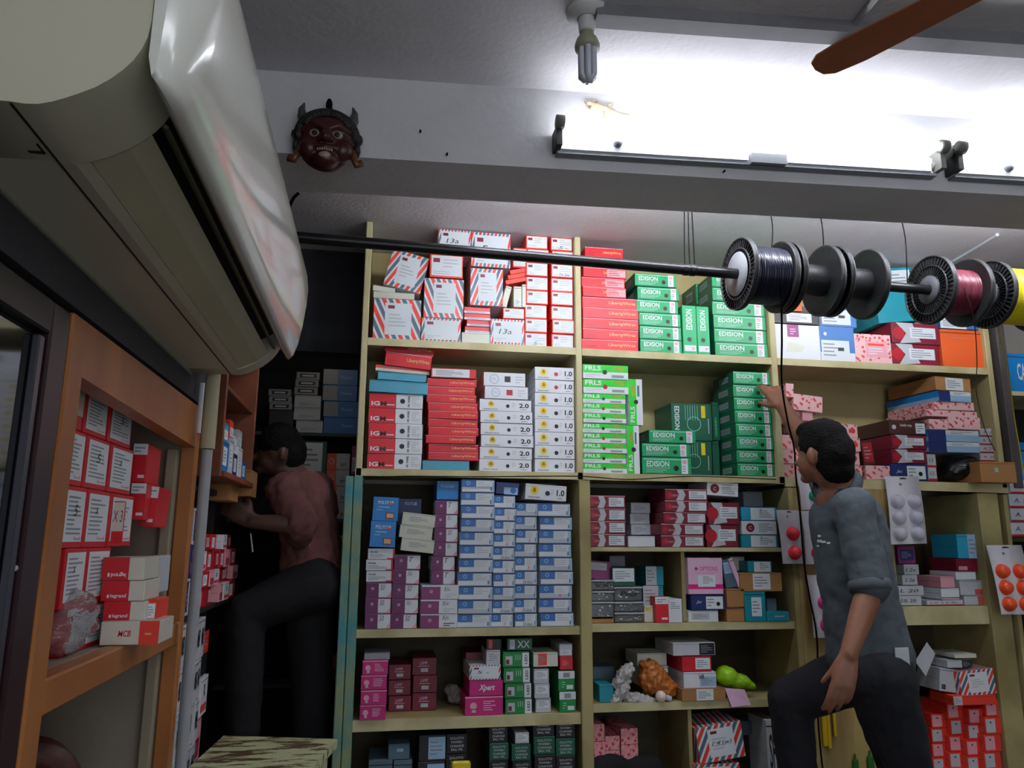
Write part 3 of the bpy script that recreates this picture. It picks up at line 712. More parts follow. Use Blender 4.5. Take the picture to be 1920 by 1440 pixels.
shelf(SL, .846, 1.700, -.030, M_CREAM2, lip=.016); shelf(SL, .846, 1.700, -.322, M_CREAM2); shelf(SL, .846, 1.700, -.615, M_CREAM2); shelf(SL, .846, 1.700, -.95, M_CREAM2)
shelf(SL, 2.172, 2.600, -.270, M_CREAM2, lip=.075); shelf(SL, 2.172, 2.600, -1.12, M_CREAM2)
m_ = MB(); m_.box((1.235, 3.03, -.32), (1.250, 3.35, -.048), M_CREAM2); m_.build('divider', SL)
m_ = MB(); m_.box((1.235, 3.02, -.93), (1.250, 3.35, -.635), M_CREAM2); m_.build('divider', SL)

# ------------------------------------------------------------------ top row, left bay: striped and label boxes
G = 'red edged switch boxes on the top left shelf'
P3 = 3.02
zA = ZA+.001; zB = ZB+.001
B(st_striped, 'appliance_box', 'large red and blue striped box flat at far left of the top shelf', 700, 561, 789, 636, P3, .24, v=0, group=G, zb=zA)
thinw = st_plain('cream_w')
B(thinw, 'flat_box', 'thin cream flat box lying on the far left striped box', 700, 548, 777, 560, P3+.01, .2, group=G)
B(thinw, 'flat_box', 'short thin cream box on top left, under the tilted striped box', 699, 537, 741, 547, P3+.03, .12, tilt=6, group=G)
B(st_striped, 'appliance_box', 'striped box tilted clockwise, leaning above the far left striped box', 727, 474, 798, 543, P3+.02, .16, tilt=13, v=1, group=G)
B(st_wide, 'appliance_box', 'small striped label box at foot of the second column, top left shelf', 790, 597, 864, 641, P3, .2, v=9, group=G, zb=zA)
B(st_striped, 'appliance_box', 'large striped box second up in the second column, top left shelf', 795, 523, 869, 596, P3, .2, v=0, group=G)
B(st_redlabel, 'switch_box', 'white label box just under the black rod, second column', 806, 477, 868, 521, P3, .2, v=1, group=G)
B(st_wide, 'appliance_box', 'topmost label box of second column, marked 13a, above the rod', 822, 431, 883, 475, P3, .16, v=0, group=G)
B(st_wide, 'appliance_box', 'striped box marked 5 crossed by the black rod', 884, 437, 957, 501, P3, .2, v=1, group=G)
B(st_striped, 'appliance_box', 'tall striped label box below the rod, third column', 882, 504, 943, 573, P3, .2, v=1, group=G)
RB = st_plain('red', (0, .0, 1, .34), 'paper')
STK(RB, 'switch_box', 'flat red box with white edge', 'beneath the third column striped box', G, P3+.01, .2, (873, 922), (873, 922), 624, 575, 4, zb=None, jit=.006)
B(st_plain('cream_w'), 'switch_box', 'low pale box on the shelf left of the large 13a box', 866, 624, 921, 642, P3, .2, group=G, zb=zA)
B(st_wide, 'appliance_box', 'label box marked 13a low in the middle of top left shelf', 920, 599, 983, 644, P3-.005, .2, v=2, group=G, zb=zA)
B(st_redlabel, 'switch_box', 'small red edged box resting on the low 13a box', 943, 578, 983, 598, P3, .16, v=0, group=G)
B(thinw, 'flat_box', 'thin cream box leaning upright beside the third column', 944, 536, 955, 576, P3, .14, tilt=14, group=G)
B(st_plain('cream_w', (.2, .1, .9, .4), 'paper'), 'switch_box', 'narrow upright pale box left of the four label boxes', 963, 537, 978, 576, P3, .15, group=G)
B(thinw, 'flat_box', 'thin upright box touching the four label boxes', 979, 533, 986, 576, P3+.005, .15, group=G)
for k, (v0, v1) in enumerate(((522, 530), (513, 521), (504, 512))):
    B(st_plain('redor'), 'flat_box', ('lowest', 'middle', 'top')[k]+' orange-red flat box tilted under the rod at centre left', 948+k*4, v0, 988, v1, P3+.01, .12, tilt=-14, group=G)
B(st_redlabel, 'switch_box', 'small box behind the rod above the tilted orange-red boxes', 962, 465, 989, 502, P3+.01, .1, v=1, group=G)
STK(st_redlabel, 'switch_box', 'red edged label box', 'in left label column, top left shelf', G, P3, .16, (984, 1024), (988, 1030), 646, 441, 8, zb=zA, vs=[2, 1, 3, 4, 1, 3, 5, 4], jit=.003)
STK(st_redlabel, 'switch_box', 'red edged label box', 'in right label column, against the first divider', G, P3, .16, (1034, 1076), (1033, 1073), 648, 444, 8, zb=zA, vs=[3, 1, 4, 1, 5, 6, 3, 2], jit=.004)

# top row, middle bay
G = 'red wire boxes on the top middle shelf'
o_ = STK(st_liberty, 'wire_box', 'wide red wire box', 'in the lower red stack, top middle shelf', G, P3, .2, (1092, 1197), (1092, 1196), 650, 558, 5, zb=zA)
STK(st_liberty2, 'wire_box', 'narrower red wire box', 'stacked above the wide red boxes', G, P3+.005, .19, (1093, 1176), (1093, 1172), 557, 484, 4, zb=None)
B(st_liberty, 'wire_box', 'highest red wire box, showing above the black rod', 1097, 465, 1168, 483, P3+.01, .18, group=G)
G = 'green wire boxes on the top middle shelf'
STK(st_edision, 'wire_box', 'green wire box', 'in the stack beside the red boxes, top shelf', G, P3, .2, (1200, 1276), (1192, 1272), 654, 514, 6, zb=zA, jit=.008)
B(st_edvert, 'wire_box', 'left of two green wire boxes standing on end', 1280, 573, 1306, 656, P3, .2, group=G, zb=zA)
B(st_edvert, 'wire_box', 'right of two green wire boxes standing on end', 1307, 575, 1330, 657, P3, .2, v=1, group=G, zb=zA)
STK(st_edision, 'wire_box', 'green wire box', 'in the right hand stack partly behind the spool', G, P3, .2, (1341, 1443), (1337, 1430), 661, 516, 6, zb=zA, jit=.006)
B(st_edision, 'wire_box', 'green wire box set back behind the right green stack', 1305, 533, 1342, 572, 3.18, .16, group=G, zb=None)

# top row, right bay
G = 'mixed boxes on the top right shelf'
B(st_purpsq, 'appliance_box', 'white box with a purple square label, left end of top right shelf', 1451, 609, 1537, 667, P3, .2, group=G, zb=zA)
B(st_plain('dark', (.3, .15, .85, .9), 'white'), 'appliance_box', 'dark box with a white shaped label on the purple square box', 1449, 585, 1534, 607, P3, .2, group=G)
B(st_plain('orange'), 'appliance_box', 'small amber box peeking out between the spools', 1473, 556, 1503, 583, P3+.02, .15, group=G)
B(st_havblue, 'appliance_box', 'blue and white box with printed label, lower of two', 1538, 613, 1602, 675, P3, .2, v=1, group=G, zb=zA)
B(st_havblue, 'appliance_box', 'blue and white box with printed label, upper of two', 1538, 560, 1604, 612, P3, .2, v=0, group=G)
B(st_pinkpat, 'appliance_box', 'pink patterned carton on the top right shelf', 1603, 627, 1671, 679, P3, .2, v=0, group=G, zb=zA)
STK(st_maroon3, 'appliance_box', 'maroon box with a small white label', 'between pink and orange boxes, top right shelf', G, P3, .22, (1672, 1761), (1672, 1761), 681, 606, 2, zb=zA, vs=[1, 2])
tb = st_plain('teal', (.35, .6, .95, .95), 'paper')
B(tb, 'appliance_box', 'large teal box leaning on the maroon boxes behind the spools', 1638, 503, 1718, 603, P3+.02, .2, tilt=-7, group=G)
B(st_plain('blue', (.0, .0, .6, 1), 'paper'), 'appliance_box', 'blue and white box lying on the orange box', 1763, 598, 1843, 617, P3+.01, .2, group=G)
B(st_plain('orange', (.05, .75, .95, .8), 'orange'), 'appliance_box', 'plain orange carton at right end of the top right shelf', 1766, 619, 1846, 686, P3, .22, group=G, zb=zA)

# second row, left bay
G = 'wire boxes in the left bay of the second row'
s5 = STK(st_igm, 'wire_box', 'red and white wire box', 'in the leftmost stack, second row', G, P3, .22, (688, 789), (693, 794), 877, 738, 5, zb=zB, jit=.002)
B(st_plain('tealblue', (.62, .2, .9, .7), 'tealblue'), 'wire_box', 'pale teal box lying on the leftmost red and white stack', 692, 715, 802, 737, P3-.01, .22, tilt=1.5, group=G)
B(st_plain('tealblue'), 'wire_box', 'second pale teal box, behind and above the first', 708, 700, 800, 714, P3+.02, .2, tilt=2, group=G)
B(st_plain('cardw', (0, .5, 1, 1), 'redor'), 'flat_box', 'thin white and red flat box under the tilted red boxes', 704, 688, 806, 699, P3+.03, .18, tilt=3, group=G)
B(st_liberty, 'wire_box', 'lower of two red boxes tilted on the leftmost stack', 722, 664, 809, 689, P3+.02, .2, tilt=5, group=G)
B(st_liberty, 'wire_box', 'upper of two red boxes tilted on the leftmost stack', 722, 643, 814, 664, P3+.02, .2, tilt=5, group=G)
B(st_plain('tealblue', (.1, .3, .3, .8), 'tealblue'), 'wire_box', 'pale teal box at the foot of the tall red stack', 792, 864, 880, 884, P3-.012, .2, tilt=0, group=G, zb=zB)
STK(st_liberty, 'wire_box', 'slim red wire box', 'in the tall red stack, second row', G, P3+.005, .2, (802, 892), (799, 896), 863, 710, 10, jit=.006)
B(st_plain('red', (.03, .1, .85, .92), 'paper'), 'wire_box', 'white box with red ends atop the tall red stack', 808, 691, 893, 709, P3, .2, group=G)
STK(st_two, 'wire_box', 'white 2.0 wire box with yellow emblem', 'in the third stack, second row', G, P3, .22, (900, 999), (901, 998), 879, 749, 6, zb=zB, vs=[0, 1, 0, 4, 0, 1], jit=.004)
B(st_bcirc, 'wire_box', 'white box with blue ring and red patch on 2.0 stack', 909, 725, 990, 748, P3, .2, v=1, group=G)
B(st_bcirc, 'wire_box', 'white box with blue ring and black patch, topmost there', 907, 699, 985, 724, P3+.005, .2, v=0, group=G)
STK(st_one, 'wire_box', 'white 1.0 wire box with yellow emblem', 'in the stack against the divider', G, P3, .22, (1004, 1078), (1003, 1077), 879, 688, 8, zb=zB, vs=[2, 0, 0, 1, 0, 1, 3, 3], jit=.002)

# second row, middle bay
G = 'bright green and white wire boxes, second row'
STK(st_frls, 'wire_box', 'bright green and white box', 'in the left stack, second row middle', G, P3, .2, (1094, 1175), (1093, 1174), 881, 738, 8, zb=zB, vs=[0, 0, 1, 1, 2, 0, 1, 3], jit=.002)
STK(st_frls, 'wire_box', 'larger bright green box', 'of two crowning the green and white stack', G, P3, .2, (1093, 1178), (1093, 1178), 738, 684, 2, vs=[1, 0])
B(st_frlsv, 'wire_box', 'green and white box standing on end, lower of two', 1176, 798, 1199, 882, P3, .2, group=G, zb=zB)
B(st_frlsv, 'wire_box', 'green and white box standing on end, upper of two', 1179, 711, 1205, 797, P3, .2, group=G)
G = 'dark green wire boxes, second row'
B(st_edision, 'wire_box', 'bottom of three green boxes lying before the large green boxes', 1204, 858, 1296, 884, P3, .2, group=G, zb=zB)
B(st_edision, 'wire_box', 'middle of three green boxes lying before the large green boxes', 1204, 832, 1293, 857, P3, .2, group=G)
B(st_edision, 'wire_box', 'top of three green boxes lying before the large green boxes', 1217, 807, 1304, 831, P3, .2, group=G)
B(st_edbig, 'wire_box', 'large dark green box face, upper of two by the tall stack', 1259, 757, 1335, 826, 3.14, .2, group=G)
B(st_edbig, 'wire_box', 'large dark green box face, lower of two by the tall stack', 1259, 827, 1335, 886, 3.14, .2, v=1, group=G, zb=zB)
B(st_plain('dgreen', (.3, .1, .6, .6), 'green'), 'wire_box', 'narrow dark green box edge behind the tall stack, upper', 1336, 754, 1349, 826, 3.16, .15, group=G)
B(st_plain('dgreen'), 'wire_box', 'narrow dark green box edge behind the tall stack, lower', 1336, 827, 1349, 886, 3.16, .15, group=G, zb=zB)
STK(st_edision, 'wire_box', 'green wire box', 'in the tall stack the man reaches into', G, P3, .2, (1384, 1457), (1375, 1440), 887, 697, 8, zb=zB, jit=.002)

# second row, right bay
G = 'bathroom fitting boxes in the right bay of the second row'
zR = ZB-.002
STK(st_pinkpat, 'patterned_box', 'pink patterned box', 'in the column under the reaching hand', G, P3+.03, .2, (1469, 1506), (1467, 1502), 889, 815, 3, zb=zR, vs=[1])
B(st_pinkbare, 'patterned_box', 'pink patterned box above the dark gap under the reaching hand', 1467, 757, 1500, 795, P3+.03, .2, tilt=3, group=G, v=1)
B(st_plain('brown'), 'patterned_box', 'small brown box in the dark gap beside the divider', 1468, 797, 1500, 814, P3+.05, .15, group=G)
B(st_pinkbare, 'patterned_box', 'pink patterned box lying crosswise left of the reaching arm', 1488, 741, 1542, 771, P3, .2, tilt=5, group=G)
B(st_plain('pinkl'), 'patterned_box', 'plain pink box beneath the crosswise patterned box', 1505, 772, 1524, 789, P3+.01, .15, group=G)
B(st_pinkbare, 'patterned_box', 'small pink patterned box highest beside the divider', 1474, 719, 1488, 744, P3, .12, tilt=4, group=G)
STK(st_pinkbare, 'patterned_box', 'pink patterned box', 'in the stack just behind the man\'s head', G, P3+.04, .2, (1508, 1548), (1508, 1548), 889, 790, 4, zb=zR)
STK(st_pinklab, 'patterned_box', 'pink box with grey label', 'in the stack right of the man\'s head', G, P3, .2, (1556, 1619), (1552, 1608), 892, 794, 4, zb=zR, jit=.008)
B(st_pinkpat, 'patterned_box', 'flat pale pink box under the maroon bottle trap boxes', 1624, 873, 1669, 894, P3, .2, v=1, group=G, zb=zR)
B(st_navy, 'fitting_box', 'navy box with white label under the maroon boxes', 1670, 870, 1739, 894, P3, .2, group=G, zb=zR)
B(st_maroon3, 'fitting_box', 'lower maroon box below the brown bottle trap box', 1672, 843, 1737, 869, P3, .24, v=1, group=G)
B(st_maroon3, 'fitting_box', 'upper maroon box below the brown bottle trap box', 1672, 816, 1737, 842, P3, .24, v=2, group=G)
B(st_brownbt, 'fitting_box', 'dark brown box lettered bottle trap', 1668, 788, 1735, 815, P3, .26, group=G)
B(st_plain('brown', (.1, .1, .9, .9), 'dred'), 'fitting_box', 'crushed brown carton between pink and maroon stacks', 1616, 826, 1638, 871, P3+.02, .16, tilt=-5, group=G)
STK(st_redline, 'fitting_box', 'small white box with red edge', 'right of the navy box', G, P3, .14, (1741, 1757), (1741, 1757), 895, 851, 2, zb=zR)
B(st_solwhite, 'fitting_box', 'blue and white box second above the black bag', 1741, 829, 1837, 848, P3-.01, .2, group=G)
B(st_solwhite, 'fitting_box', 'blue and white box third above the black bag', 1740, 807, 1835, 828, P3-.01, .2, v=1, group=G)
B(st_pinkbare, 'patterned_box', 'pink patterned box resting on the blue and white pair', 1779, 782, 1838, 805, P3-.01, .2, tilt=1, group=G)
B(st_pinkbare, 'patterned_box', 'narrow pink patterned box left of the one on the blue pair', 1742, 786, 1778, 805, P3, .2, group=G)
B(st_pinkbare, 'patterned_box', 'long pink box in the leaning pile, lower', 1738, 770, 1832, 782, P3-.01, .28, tilt=1, group=G)
B(st_pinkpat, 'patterned_box', 'long pink box in the leaning pile, upper', 1750, 754, 1828, 769, P3-.01, .30, tilt=-1, yaw=3, v=1, group=G)
B(st_solwhite, 'fitting_box', 'long blue and white box high on the leaning pile', 1758, 734, 1823, 753, P3-.02, .32, tilt=0, yaw=5, v=2, group=G)
B(st_plain('carton', (.28, .05, .78, .95), 'paper'), 'fitting_box', 'brown carton with white label topping the leaning pile', 1752, 708, 1822, 733, P3-.01, .30, tilt=1, yaw=4, group=G)
STK(st_redline, 'fitting_box', 'white box with red line', 'stacked against the right end board', G, P3, .18, (1840, 1880), (1838, 1874), 865, 803, 4, zb=None)
B(st_plain('carton', (.4, .5, .5, .7), 'mint'), 'fitting_box', 'brown carton sticking out over the right hand post', 1838, 866, 1905, 899, P3-.10, .25, group=G, zb=zR-.01)
M_BAG = mat('black_plastic_bag', '#0c0c0f', .25, bump=.8, bscale=25)
p = W(1798, 872, 3.06); bb = organic('plastic_bag', [('e', (p.x, p.y, p.z), (.095, .09, .055)), ('e', (p.x+.04, p.y, p.z+.01), (.06, .08, .05)), ('e', (p.x-.05, p.y-.01, p.z-.02), (.05, .06, .035))], M_BAG, .009, 3, disp=.012)
bb.location.z = zR+ZC+.002; tag(bb, 'black plastic bag bundled on the shelf right of the navy box', 'bag')

# ------------------------------------------------------------------ third row, left bay
G = 'boxes in the left bay of the third row'; zC = ZC_+.001; PL = 3.0
STK(st_purple, 'lamp_box', 'purple and white box', 'in the stack beside the teal post', G, PL, .2, (683, 731), (686, 733), 1176, 1092, 3, zb=zC, vs=[0, 3, 0])
STK(st_whitetext, 'lamp_box', 'white box with red edge', 'above the stack beside the teal post', G, PL+.01, .2, (686, 736), (690, 741), 1091, 1028, 3, vs=[1, 2, 3])
B(st_polycab, 'lamp_box', 'bright blue box, lower of two at far left', 694, 977, 742, 1026, PL, .2, tilt=2, group=G)
B(st_polycab, 'lamp_box', 'bright blue box, upper of two at far left', 699, 932, 747, 977, PL, .2, tilt=2, group=G)
B(st_plain('navy', None, 'paper', ('POLYCAB', .3, .75, .8, .88), 'lblue'), 'lamp_box', 'dark blue box standing in shade behind the bright blue pair', 746, 935, 790, 985, 3.14, .15, group=G)
STK(st_purple, 'lamp_box', 'purple and white box', 'in the second stack of the third row', G, PL, .2, (733, 781), (740, 790), 1176, 1040, 5, zb=zC, vs=[0, 1, 0, 1, 2])
for k, (u0, v0, u1, v1) in enumerate(((752, 1010, 814, 1035), (749, 986, 811, 1010), (754, 963, 816, 986))):
    B(st_plain('cream_w', (.15, .2, .9, .8), 'cream_w'), 'lamp_box', ('lowest', 'middle', 'highest')[k]+' of three tilted cream boxes on the purple stack', u0, v0, u1, v1, PL-.01, .16, tilt=6, group=G)
STK(st_purple2, 'lamp_box', 'wide plum and white box', 'marked 5c, foot of third stack', G, PL-.005, .2, (789, 857), (790, 860), 1176, 1097, 3, zb=zC, vs=[2, 0, 1])
STK(st_purple, 'lamp_box', 'purple and white box', 'in the tall column above the wide plum boxes', G, PL+.03, .18, (809, 854), (818, 859), 1096, 938, 6, vs=[2, 2, 1, 3, 1, 2])
B(st_plain('bblue', None, 'paper', ('Polycab', .2, .6, .8, .8), 'lblue'), 'lamp_box', 'blue box crowning the tall purple and white column', 819, 902, 860, 937, PL+.04, .16, group=G)
G = 'blue and white switchgear boxes in the third row'
STK(st_bluewhite, 'switchgear_box', 'blue and white box', 'in the first blue and white column', G, PL, .2, (857, 921), (867, 928), 1173, 898, 11, zb=zC, vs=[0, 3, 6, 0, 9, 0, 12, 3, 0, 6, 0], jit=.003)
STK(st_bluewhite, 'switchgear_box', 'smaller blue and white box', 'in the second blue and white column', G, PL+.004, .2, (922, 962), (929, 969), 1172, 928, 10, zb=zC, vs=[1, 2, 3, 1, 1, 2, 1, 1, 1, 0], jit=.003)
B(st_bluetop, 'switchgear_box', 'dark blue box crowning the second blue and white column', 930, 905, 973, 927, PL+.01, .18, tilt=3, group=G)
STK(st_bluewhite, 'switchgear_box', 'blue and white box', 'in the third blue and white column', G, PL+.002, .2, (965, 1006), (968, 1008), 1172, 942, 9, zb=zC, vs=[2, 2, 3, 2, 1, 3, 1, 3, 3], jit=.003)
STK(st_bluewhite, 'switchgear_box', 'blue and white box', 'in the column against the third row divider', G, PL, .2, (1013, 1072), (1011, 1073), 1173, 943, 9, zb=zC, vs=[0, 3, 7, 0, 3, 0, 3, 0, 6], jit=.005)
B(st_one, 'wire_box', 'lone white 1.0 box with yellow emblem, atop blue and white columns', 985, 909, 1062, 938, PL, .2, tilt=3, group=G)

# third row, middle bay, upper compartment
G = 'maroon and teal fitting boxes in the third row'; zM = -.029
STK(st_maroon, 'fitting_box', 'maroon box with white label', 'in the leftmost maroon stack', G, PL+.01, .2, (1103, 1173), (1103, 1173), 1025, 929, 4, zb=zM, vs=[1, 2, 3, 1], jit=.004)
STK(st_plain('lgrey', (.08, .1, .92, .9), 'lgrey'), 'fitting_box', 'small grey box', 'behind, between the two maroon stacks', G, 3.13, .16, (1184, 1221), (1183, 1219), 1003, 942, 3)
B(st_plain('white'), 'flat_box', 'low white box lying between the two maroon stacks', 1178, 1005, 1228, 1025, PL+.02, .2, group=G, zb=zM)
STK(st_maroon, 'fitting_box', 'maroon box with white label', 'in the five high maroon stack', G, PL+.01, .2, (1238, 1321), (1248, 1325), 1027, 917, 5, zb=zM, vs=[1, 2, 3, 4, 2], jit=.005)
STK(st_maroon3, 'fitting_box', 'deep maroon box', 'of two right of the five high stack', G, PL+.01, .2, (1326, 1385), (1326, 1386), 1027, 942, 2, zb=zM, vs=[1, 2])
B(st_maroon2, 'fitting_box', 'white box with round maroon logo atop the deep maroon pair', 1326, 904, 1384, 930, PL+.01, .2, tilt=3, group=G)
B(st_tealw, 'fitting_box', 'teal and white box lying on the compartment floor', 1390, 1003, 1459, 1028, PL+.01, .2, v=1, group=G, zb=zM)
B(st_maroon2, 'fitting_box', 'round logo box sandwiched between two teal boxes', 1391, 977, 1456, 1002, PL+.01, .2, v=1, group=G)
B(st_tealw, 'fitting_box', 'teal and white box upper of the pair by the blister card', 1390, 951, 1456, 976, PL+.01, .2, v=0, group=G)
B(st_plain('grey', (.1, .1, .9, .9), 'grey'), 'fitting_box', 'grey box in shade behind the teal and white boxes', 1394, 922, 1430, 950, 3.1, .15, group=G)
# lower compartments
G = 'assorted boxes in the lower compartments of the third row'; zL = -.321
M_CLEAR = mat('clear_plastic', '#c8ccd0', .12, trans=.75)
def organizer(u0, v0, u1, v1, label, zb=None, cap=None):
    a, b_ = W(u0, (v0+v1)/2, PL+.02), W(u1, (v0+v1)/2, PL+.02); t, q = W((u0+u1)/2, v0, PL+.02), W((u0+u1)/2, v1, PL+.02)
    z0 = q.z if zb is None else zb; o = empty('organizer_box', ((a.x+b_.x)/2, PL+.1, z0), label, 'box', 'clear plastic organizer boxes')
    m_ = MB(); m_.box((a.x, PL+.02, z0), (b_.x, PL+.17, t.z-.008), M_CLEAR, c=.004); m_.build('body', o)
    m_ = MB(); m_.box((a.x-.003, PL+.017, t.z-.008), (b_.x+.003, PL+.173, t.z-.0006), mat('organizer_lid', '#aab0b4', .2), c=.002); m_.build('lid', o)
    m_ = MB(); r = random.Random(int(u0+v0))
    f = Face(m_, b_.x-a.x, .15, t.z-z0); 
    for k in range(9):
        x = r.uniform(.08, .9); y = r.uniform(.12, .7); f.poly([(x, y), (x+.07, y+.02), (x+.05, y+.14), (x-.02, y+.1)], r.choice(['lgrey', 'grey', 'cream_w', 'slate']), r.randint(0, 2))
    if cap: f.text(cap, .2, .35, .9, .7, 'ink', 3, .2, .02)
    m_.v = [(p_[0]+a.x, p_[1]+PL+.0195, p_[2]+z0) for p_ in m_.v]; m_.build('small_parts', o)
organizer(1105, 1128, 1151, 1155, 'clear organizer box, bottom of left three', zb=zL+.012)
organizer(1105, 1108, 1151, 1128, 'clear organizer box, middle of left three')
organizer(1105, 1087, 1151, 1107, 'clear organizer box with dark handwriting, top of left three', cap='Saurabh')
organizer(1153, 1148, 1207, 1169, 'clear round cornered organizer, bottom of right three', zb=zL+.001)
organizer(1152, 1128, 1206, 1147, 'clear organizer, middle of right three')
organizer(1152, 1100, 1204, 1127, 'clear organizer with dark handwriting, top of right three', cap='Pvor')
B(st_plain('carton'), 'fitting_box', 'thin brown tray under the left clear organizers', 1105, 1156, 1151, 1171, PL+.02, .15, group=G, zb=zL)
B(st_plain('plum', (.1, .5, .8, .9), 'lgrey'), 'fitting_box', 'plum box with pale label over the left organizers', 1103, 1052, 1146, 1086, PL+.05, .15, tilt=4, group=G)
B(st_plain('dgreen', (.02, .25, .95, .98), 'paper'), 'fitting_box', 'white and green box above the handwritten right organizer', 1148, 1065, 1191, 1099, PL+.02, .16, group=G)
B(st_plain('grey'), 'fitting_box', 'dim grey box high at the back left of the compartment', 1143, 1042, 1172, 1062, 3.2, .1, group=G)
B(st_plain('teal', (.0, .0, .6, 1), 'lgrey'), 'fitting_box', 'white and teal box set back near the divider', 1211, 1062, 1244, 1097, PL+.06, .12, group=G)
B(st_plain('teal', (.0, .0, .75, 1), 'lgrey'), 'fitting_box', 'larger grey and teal box beneath the set back box', 1206, 1098, 1244, 1135, PL+.06, .12, group=G)
B(st_plain('cream_w', (.1, .7, .5, .95), 'yellow'), 'fitting_box', 'cream crumpled packet left of the red and white box', 1208, 1136, 1230, 1168, PL+.03, .12, group=G, zb=zL)
B(st_redwtop, 'fitting_box', 'red box with white price label beside the divider', 1229, 1119, 1254, 1171, PL, .14, group=G, zb=zL)
B(st_plain('white', (.05, .5, .95, .95), 'paper'), 'fitting_box', 'white box face right of the red box by the divider', 1254, 1123, 1279, 1171, PL, .14, v=1, group=G, zb=zL)
B(st_plain('white', (.1, .2, .7, .8), 'lgrey'), 'fitting_box', 'white box under the navy box, right compartment', 1291, 1145, 1347, 1172, PL+.01, .16, group=G, zb=zL)
B(st_navy, 'fitting_box', 'navy box with white label under the pink box', 1296, 1115, 1359, 1144, PL+.005, .18, group=G)
B(st_options, 'fitting_box', 'large pink box with white label and magenta band', 1290, 1046, 1355, 1114, PL, .18, group=G)
B(st_plain('carton'), 'fitting_box', 'small plain brown carton, lower of two', 1363, 1141, 1396, 1174, PL, .18, group=G, zb=zL)
B(st_plain('carton', (.0, .0, 1, .06), 'brown'), 'fitting_box', 'small plain brown carton, upper of two', 1363, 1104, 1396, 1140, PL, .18, group=G)
B(st_plain('teal', (.32, .18, .8, .82), 'paper'), 'fitting_box', 'teal box standing upright with tall white label', 1397, 1110, 1436, 1175, PL-.005, .16, group=G, zb=zL)
B(st_jaguar, 'fitting_box', 'small teal box lying at the right end', 1438, 1147, 1480, 1174, PL-.005, .14, group=G, zb=zL)
B(st_plain('slate'), 'fitting_box', 'small grey box on the teal box at the right end', 1438, 1122, 1456, 1146, PL+.03, .1, group=G)
B(st_plain('carton', (.3, .1, .72, .95), 'paper'), 'fitting_box', 'wide brown carton with white label near the plywood', 1388, 1074, 1466, 1109, PL, .2, group=G)
B(st_tealw, 'fitting_box', 'small teal box on the wide labelled carton', 1402, 1052, 1447, 1073, PL+.02, .16, v=1, group=G)
B(st_plain('cardw'), 'fitting_box', 'beige box in shade above the leaning magazines', 1370, 1044, 1396, 1070, PL+.1, .1, group=G)
B(st_plain('slate', (.1, .5, .9, .9), 'lblue'), 'magazine', 'dark glossy booklet leaning beside the pink box', 1357, 1048, 1378, 1102, PL+.02, .012, tilt=-8, group=None, cat='magazine')
B(st_plain('pink'), 'magazine', 'pink edged booklet leaning outermost beside the pink box', 1375, 1045, 1383, 1103, PL+.01, .012, tilt=-20, cat='magazine')

# ------------------------------------------------------------------ fourth row, left bay
G = 'lamp boxes in the left bay of the fourth row'; zD = ZD+.001
STK(st_magenta, 'lamp_box', 'magenta lamp box', 'in the front stack at far left', G, 2.985, .2, (675, 722), (680, 730), 1347, 1238, 4, zb=zD, vs=[0, 1, 2, 3])
B(st_plain('grey'), 'lamp_box', 'grey lidded box on the far left magenta stack', 683, 1225, 731, 1237, 3.0, .15, group=G)
STK(st_magenta2, 'lamp_box', 'dark magenta box', 'in the rear left magenta stack', G, 3.12, .2, (729, 771), (730, 771), 1325, 1246, 3, zb=zD)
STK(st_magenta2, 'lamp_box', 'dark magenta box', 'in the taller rear magenta stack', G, 3.12, .2, (774, 818), (774, 820), 1323, 1233, 3, zb=zD, vs=[1])
B(st_magenta, 'lamp_box', 'magenta box beneath the purple box, centre of row', 872, 1306, 943, 1334, PL+.01, .2, v=4, group=G, zb=zD)
B(st_xpert, 'lamp_box', 'purple box with white italic lettering', 880, 1276, 943, 1305, PL+.01, .2, group=G)
B(st_wide, 'lamp_box', 'white box with handwritten 5 on the purple box', 880, 1247, 939, 1275, PL+.01, .2, v=1, group=G)
B(st_plain('maroon'), 'lamp_box', 'dark maroon box behind the handwritten 5 box', 873, 1223, 910, 1268, 3.14, .15, group=G)
B(st_plain('lgrey', (.1, .1, .9, .9), 'lgrey'), 'lamp_box', 'grey box on the handwritten 5 box', 912, 1219, 938, 1246, PL+.02, .15, group=G)
B(st_plain('black', (.15, .1, .4, .95), 'redor'), 'lamp_box', 'black box with orange strip atop the grey box', 912, 1198, 940, 1218, PL+.03, .14, group=G)
STK(st_greenw, 'lamp_box', 'green and white box', 'in the four high green stack', G, PL+.005, .18, (950, 999), (944, 993), 1329, 1222, 4, zb=zD)
B(st_plain('dgreen', (.1, .1, .3, .9), 'lgrey', ('XX', .4, .2, .9, .8), 'lgrey'), 'lamp_box', 'dark green box with pale marks crowning green stack', 951, 1197, 998, 1219, PL+.02, .16, group=G)
STK(st_plain('lgrey', (.1, .3, .9, .9), 'white'), 'lamp_box', 'white box', 'in the narrow stack right of green boxes', G, PL+.01, .16, (1004, 1033), (1001, 1029), 1327, 1254, 3, zb=zD)
B(st_plain('cream_w', (.2, .1, .55, .95), 'redor'), 'lamp_box', 'cream box with red band on the narrow white stack', 1000, 1224, 1046, 1250, PL+.01, .16, group=G)
STK(st_greenh, 'lamp_box', 'green box with white band', 'at the divider, fourth row', G, PL+.01, .16, (1049, 1079), (1046, 1077), 1328, 1258, 2, zb=zD)
B(st_plain('red', (.15, .2, .8, .8), 'red'), 'lamp_box', 'red box at the divider, fourth row', 1050, 1231, 1074, 1256, PL+.015, .16, group=G)
B(st_plain('lgrey', (.1, .1, .9, .5), 'white'), 'lamp_box', 'white box topmost at the divider, fourth row', 1049, 1207, 1073, 1230, PL+.02, .16, group=G)
